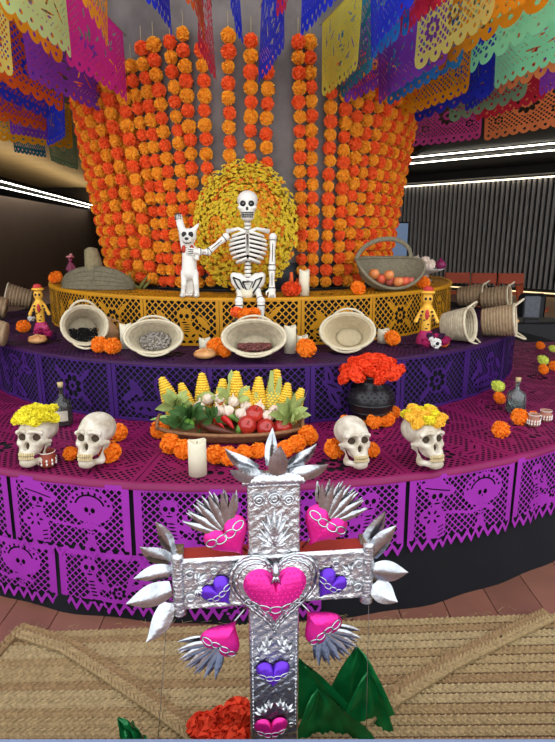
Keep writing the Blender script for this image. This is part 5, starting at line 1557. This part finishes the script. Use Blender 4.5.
# ================================================================== white dog figure
YD = 3.14
p0 = at_y(190, 298, YD)
dog = thing('dog_figure', 'white skeleton dog figure standing upright with one paw raised', 'figurine', (p0.x, YD, Z3+.006))
def Dg(x, y, dy=0.): return np.array(at_y(x, y, YD+dy)-dog.location)
hd = Dg(188.5, 236); bd0 = Dg(189, 252); bd1 = Dg(189.5, 272)
def dogf(X, Y, Z):
    d = s_ell(X, Y, Z, hd, (.044, .038, .042))
    d = smin(d, s_ell(X, Y, Z, hd+np.array((0, -.04, -.02)), (.026, .034, .022)), .015)
    for s in (-1, 1): d = smin(d, s_cap(X, Y, Z, hd+np.array((s*.03, 0, .03)), hd+np.array((s*.056, .0, .062)), .017, .006), .008)
    d = smin(d, s_cap(X, Y, Z, hd, bd0, .026), .015)
    d = smin(d, s_cap(X, Y, Z, bd0, bd1, .036, .043), .02)
    d = smin(d, s_cap(X, Y, Z, Dg(184, 247), Dg(181, 226, .01), .018, .018), .012)
    d = smin(d, s_cap(X, Y, Z, Dg(181, 226, .01), Dg(178.5, 217, .01), .017, .021), .01)
    d = smin(d, s_cap(X, Y, Z, Dg(195, 249), Dg(197, 258, -.03), .014), .01)
    for x0, x1, dy, fz in ((184, 183, -.01, 0), (187.5, 188, .03, 0), (192, 192, .03, 0), (195, 197, -.01, 0)):
        d = smin(d, s_cap(X, Y, Z, Dg(x0, 273, dy), Dg((x0+x1)/2+.3, 284, dy-.012), .019, .0135), .008)
        d = smin(d, s_cap(X, Y, Z, Dg((x0+x1)/2+.3, 284, dy-.012), np.array((Dg(x1, 296, dy)[0], dy, .016)), .0135, .0125), .005)
        d = smin(d, s_ell(X, Y, Z, np.array((Dg(x1, 296, dy)[0], dy-.016, .012)), (.016, .028, .012)), .006)
    return d
snet(dogf, (-.12, -.11, -.004), (.10, .09, .52), 110).build('body', m_pm, dog)
b = MB()
hv = Vector(hd)
for s in (-1, 1): b.ball(hv+Vector((s*.018, -.036, .008)), (.0145, .009, .0155), 12, 8)
b.ball(hv+Vector((0, -.072, -.014)), (.012, .008, .008), 10, 6)
b.tube([hv+Vector((.02*math.sin(a), -.066+.012*abs(math.sin(a)), -.032-.006*math.cos(a))) for a in np.linspace(-1.3, 1.3, 9)], .0022, 5)
pw = Vector(Dg(178.5, 217, .01))
for k in range(4): b.tube([pw+Vector((-.014+.009*k, -.02, .022)), pw+Vector((-.012+.008*k, -.02, -.012))], .0018, 4)
for k in range(3): b.tube([pw+Vector((-.018, -.016, .014-.014*k)), pw+Vector((.018, -.016, .018-.014*k))], .0018, 4)
for x1, dy in ((183, -.01), (197, -.01), (188, .03), (192, .03)):
    q = Dg(x1, 296, dy)[0]
    for k in (-1, 0, 1): b.tube([(q+k*.007, dy-.044, .010), (q+k*.006, dy-.028, .023)], .0016, 4)
o = b.build('painted_marks', m_ink, dog); o['kind'] = 'stuff'
b = MB(); nk = Vector(Dg(188.8, 249)); 
for s in (-1, 1): b.ball(nk+Vector((s*.022, -.028, .0)), (.014, .010, .022), 8, 6)
b.build('red_collar', mat('collar_red', (178, 60, 40), .6), dog)
b = MB()
for k in range(3): b.ball(nk+Vector((0, -.040, .014-.014*k)), (.013, .006, .0055), 8, 5)
b.build('throat_bones', m_pm, dog)

# ---- black pot of orange flowers in front of the knees
p = Vector((at_y(246, 318, 2.94).x, 2.94, Z2+.006))
t = thing('flower_pot', 'black clay pot of orange flowers between the skeleton shins', 'pot', p)
b = MB(); b.lathe([(0, 0), (.045, 0), (.062, .08), (.072, .165), (.078, .17), (.072, .175), (.06, .165), (0, .14)], 24); b.build('pot', m_bclay, t)
for k, (x, z, r, m_) in enumerate(((-.05, .18, .036, m_rd), (0, .178, .038, m_or), (.042, .176, .038, m_or), (-.02, .165, .032, m_or), (.02, .16, .03, m_rd))):
    link('bloom', pom_mesh('pot_bloom_%d' % k, m_, r, 70, .8, seed=k), t, (x, -.02*(k % 2), z+.035))
b = MB()
for x in (-.04, 0, .04): b.tube([(x*.3, 0, .13), (x, 0, .20)], .004, 5)
b.build('stem', m_stem, t)
# ---- red pompom flower with stem
t = thing('pompom_flower', 'red-orange pompom flower with an upright stem beside the candle', 'flower', on3(291, 1.48))
link('bloom', pom_mesh('pompom', mat('pompom_red', (226, 78, 24), .75, var=.15), .058, 110, .75, seed=9, ruff=.3, wid=.26), t, (0, 0, .042))
b = MB(); b.tube([(0, 0, .07), (.002, 0, .11), (.0, 0, .135)], [.014, .010, .009], 8); b.build('stem', mat('pompom_stem', (206, 84, 30), .7), t)

# ---- straw hat leaning at the left
m_straw = mat('grey_straw', (134, 124, 98), .8, var=.2, scale=50, bump=.6, bscale=120, wave='Z', distort=3)
p = on3(97, 1.40); p.z = Z3+.006
t = thing('straw_hat', 'grey woven straw hat with wide brim and tall crown on the top tier at left', 'hat', p, rad(-12))
b = MB()
def brim(u, v):
    a = PI*u; s = v
    return (-.26*math.cos(a)*(1-.0*s), -.10*math.sin(a)*(1-s)-.03*s*math.sin(a)+.02, .145*math.sin(a)**.85*s+.002)
b.surf(brim, 36, 12)
def brim2(u, v): x, y, z = brim(1-u, v); return (x*.985, y+.012, max(.001, z-.006))
b.surf(brim2, 36, 12); b.build('brim', m_straw, t)
b = MB()
for k in range(5):
    pts = [brim(u, .2+.19*k) for u in np.linspace(.03, .97, 30)]; b.tube([(x, y-.002, z+.001) for x, y, z in pts], .003, 5)
b.build('brim_coils', m_straw, t)
b = MB(); b.tube([(-.02, .03, .06), (-.035, .04, .16), (-.045, .045, .22), (-.05, .045, .25), (-.05, .045, .262)], [.062, .055, .047, .04, .015], 16); b.build('crown', mat('straw_tan', (150, 136, 100), .8, var=.2, scale=50, bump=.5, bscale=140, wave='Z', distort=3), t)
b = MB(); b.tube([brim(.5, v) for v in np.linspace(.05, 1, 10)], .005, 5); b.build('seam', m_straw, t)
# dry grass sprigs behind the hat
rr = random.Random(3); p = on3(128, 1.26); t = thing('grass_tuft', 'dry green sprigs between the hat and the garlands', 'plant', p)
for k in range(22):
    a = rr.random()*PI; b = MB(); d = Vector((math.cos(a), rr.uniform(-.3, .1), abs(math.sin(a))*.8+.15)).normalized()
    leaf3(b, Vector((rr.uniform(-.1, .1), 0, 0)), d, d, rr.uniform(.06, .12), .012, Vector((0, -1, .1))); b.build('blade', mat('dry_green', (110, 110, 50), .8, var=.2), t)
# ---- small figurine at the far left on the top tier
p = on3(60, 1.46); p.y += .25
t = thing('small_figurine', 'small pink and purple figurine behind the left end of the top tier', 'figurine', p)
snet(lambda X, Y, Z: smin(smin(s_cap(X, Y, Z, (0, 0, .02), (0, 0, .12), .034, .016), s_cap(np.abs(X), Y, Z, (.015, 0, .12), (.035, 0, .08), .009), .01), s_ell(X, Y, Z, (0, 0, .155), (.018, .018, .022)), .006), (-.06, -.05, -.02), (.06, .05, .19), 34).build('body', mat('plum_dress', (120, 40, 70), .6, var=.2), t)
b = MB(); b.ball((0, 0, .178), (.034, .03, .010), 10, 6); b.ball((.012, -.01, .19), .014, 8, 5); b.build('hat', mat('rose_hat', (190, 120, 120), .6), t)
# ---- handled fruit basket at the right
p = on3(385, 1.36)
t = thing('handled_basket', 'grey woven basket with an arched handle and flared ends at right of the top tier', 'basket', p, rad(18))
m_gb = mat('grey_basket', (148, 138, 112), .8, var=.2, scale=60, bump=.6, bscale=130, wave='DIAGONAL', distort=2)
TB = Matrix.Translation((0, 0, .075)) @ Matrix.Rotation(rad(38), 4, 'X')
def bowl(u, v, k=1.):
    a = 2*PI*u; s = v
    rr_ = s**.8; x = .235*rr_*math.cos(a)*k; y = .15*rr_*math.sin(a)*k
    z = .11*s**2.2+.045*(rr_*math.cos(a))**4-.03*(rr_*math.sin(a))**4+(.010 if k < 1 else 0)-.05
    return tuple(TB @ Vector((x, y, z)))
b = MB(); b.surf(bowl, 44, 14); b.surf(lambda u, v: bowl(1-u, v, .97), 44, 14)
b.build('body', m_gb, t)
b = MB(); b.tube([bowl(u, 1.0, .985) for u in np.linspace(0, 1, 45)[:-1]], .010, 6, closed=True)
for q in (.35, .55, .75): b.tube([bowl(u, q, 1.01) for u in np.linspace(0, 1, 45)[:-1]], .004, 5, closed=True)
b.build('rim', m_gb, t)
b = MB(); A = Vector(bowl(.20, 1)); B = Vector(bowl(.62, 1)); A, B = Vector(bowl(.44, 1)), Vector(bowl(.10, 1))
b.tube([A.lerp(B, (1-math.cos(q))/2)+Vector((0, -.03*math.sin(q), .13*math.sin(q))) for q in np.linspace(0, PI, 22)], .015, 8, flat=.6); b.build('handle', m_gb, t)
b = MB()
p3 = t.location; m_fr = [mat('fruit_orange', (222, 120, 50), .45, var=.2, col2=(236, 150, 90)), mat('fruit_peach', (216, 92, 60), .45, var=.25), mat('fruit_pink', (206, 100, 84), .45, var=.25)]
FL = ['orange fruit at the left of the handled basket', 'second orange fruit under the basket handle', 'peach-coloured fruit in the middle of the basket', 'pink fruit right of the middle', 'orange fruit at the front right of basket', 'red-pink fruit at the right end of the basket', 'fruit at the back under the handle']
for k, (x, y, r) in enumerate(((374, 274, .036), (381, 279, .034), (390, 281, .034), (398, 286, .036), (404, 287, .036), (410, 288, .032), (389, 275, .034))):
    q = at_y(x, y, p3.y-.05+.02*(k % 3)); q.z = max(q.z, Z3+.055)
    f = thing('fruit', FL[k], 'fruit', q, 0, 'fruit in the handled basket'); b = MB(); b.lathe([(0, -r*.9), (r*.6, -r*.8), (r, 0), (r*.7, r*.75), (r*.15, r*.86), (0, r*.78)], 16); b.build('flesh', m_fr[k % 3], f)
    b = MB(); b.tube([(0, 0, r*.75), (.002, 0, r*1.05)], .002, 5); b.build('stem', st_me.materials[0], f)
# ---- plate of garlic and a purple onion
p = on3(424, 1.26); p.z = Z3+.006
t = thing('pedestal_plate', 'grey plate of pale garlic behind the handled basket', 'plate', p)
b = MB(); b.lathe([(0, 0), (.06, 0), (.03, .02), (.03, .05), (.12, .075), (.15, .09), (.145, .095), (.03, .065), (0, .062)], 30); b.build('plate', mat('grey_ceramic', (170, 164, 160), .5), t)
for k, (x, y, z) in enumerate(((-.10, -.02, .13), (-.06, .03, .15), (-.045, -.04, .12), (0, 0, .15), (.03, -.05, .115), (.05, .02, .125), (-.07, -.06, .11), (.01, -.07, .11))):
    f = thing('garlic_bulb', ('garlic bulb piled on the grey plate' ), 'garlic', p+Vector((x, y, z)), 0, 'garlic on the grey plate'); link('bulb', garl_me, f, (0, 0, 0), (.8*(k % 3-1), .7, k), 1.25); link('roots', root_me, f, (0, 0, 0), (.8*(k % 3-1), .7, k), 1.25)
f = thing('purple_onion', 'purple onion at the right of the garlic plate', 'onion', p+Vector((.11, -.03, .12))); b = MB(); b.lathe([(0, -.036), (.02, -.034), (.045, 0), (.03, .026), (.008, .042), (.005, .056), (0, .057)], 18); b.build('bulb', mat('onion_purple', (130, 30, 80), .35, var=.2), f)
b = MB(); b.tube([(0, 0, -.034), (.004, 0, -.044)], .006, 6); b.build('root', mat('root_fibre', (170, 140, 100), .8), f)

# ================================================================== background things
m_och = mat('chair_orange', (206, 84, 44), .5, var=.06); m_chr = mat('chair_metal', (60, 56, 54), .4, .6)
def fchair(p, rz, label):
    t = thing('folding_chair', label, 'chair', p, rz, 'orange folding chairs by the slatted wall')
    b = MB(); b.box((0, .19, .70), (.46, .025, .20), bev=.01); b.build('backrest', m_och, t, smooth=False)
    b = MB(); b.box((0, -.02, .44), (.44, .40, .03), bev=.01); b.build('seat', m_och, t, smooth=False)
    for s in (-1, 1):
        b = MB(); b.tube([(s*.225, .22, .80), (s*.225, .16, .45), (s*.225, -.22, 0.01)], .013, 7); b.build('leg', m_och, t)
        b = MB(); b.tube([(s*.205, -.12, .43), (s*.205, .25, .01)], .012, 7); b.build('leg', m_och, t)
    b = MB(); b.tube([(-.2, .17, .16), (.2, .17, .16)], .009, 6); b.build('stretcher', m_och, t)
yc = 10.6
for x, lab in ((461, 'orange folding chair, leftmost of the row by the slatted wall'), (486.5, 'orange folding chair in the middle of the row by the slatted wall'), (512, 'orange folding chair, rightmost of the row by the slatted wall')):
    q = at_y(x, 279, yc); fchair(Vector((q.x, yc+(486-x)*.004, 0)), rad(-6), lab)
q = at_y(533, 300, 8.2); fchair(Vector((q.x, 8.2, 0)), rad(60), 'single orange chair seen behind the black case at right')
# wall screen beside the garlands
q = at_y(398, 245, 12.0)
t = thing('wall_screen', 'small pale blue screen seen at the edge of the right garlands', 'screen', (q.x, 12.0, 0)); zz = q.z
b = MB(); b.box((0, 0, zz), (.42, .05, .95), bev=.01); b.build('frame', m_black, t, smooth=False)
b = MB(); b.box((0, -.028, zz), (.37, .006, .88)); b.build('display', mat('screen_glow', (96, 118, 150), .3, emit=.22, var=.1), t, smooth=False)
b = MB(); b.tube([(0, .03, zz-.4), (0, .03, 0)], .03, 8); b.lathe([(0, 0), (.2, 0), (.2, .02), (0, .03)], 16); b.build('stand', m_black, t)
# black equipment case on the floor at right
m_case = mat('case_black', (26, 26, 30), .5)
q = at_z(528, 352, .0); q = at_y(530, 330, 4.9)
t = thing('speaker_case', 'low black case standing behind the right end of the altar', 'case', (at_y(531, 330, 6.2).x, 6.2, 0))
b = MB(); b.box((0, 0, .29), (.66, .42, .58), bev=.02); b.build('body', m_case, t, smooth=False)
b = MB(); b.box((-.1, -.19, .595), (.16, .02, .05), bev=.008); b.build('handle', m_case, t, smooth=False)
t = thing('office_seat', 'black upright seat with grey padded back behind the case at right', 'chair', (at_y(531, 310, 6.95).x, 6.95, 0))
b = MB(); b.box((0, 0, .62), (.34, .10, .36), bev=.04); b.build('back_shell', m_case, t, smooth=False)
b = MB(); b.box((-.02, -.06, .63), (.20, .03, .28), bev=.012); b.build('back_pad', mat('pad_grey', (120, 122, 130), .7), t, smooth=False)
b = MB(); b.box((0, -.15, .42), (.42, .40, .08), bev=.03); b.build('seat', m_case, t, smooth=False)
b = MB(); b.tube([(0, -.1, .40), (0, -.1, .06)], .03, 8); b.lathe([(0, 0), (.24, 0), (.24, .02), (.04, .06), (0, .06)], 20, Matrix.Translation((0, -.1, 0))); b.build('pedestal', m_case, t)
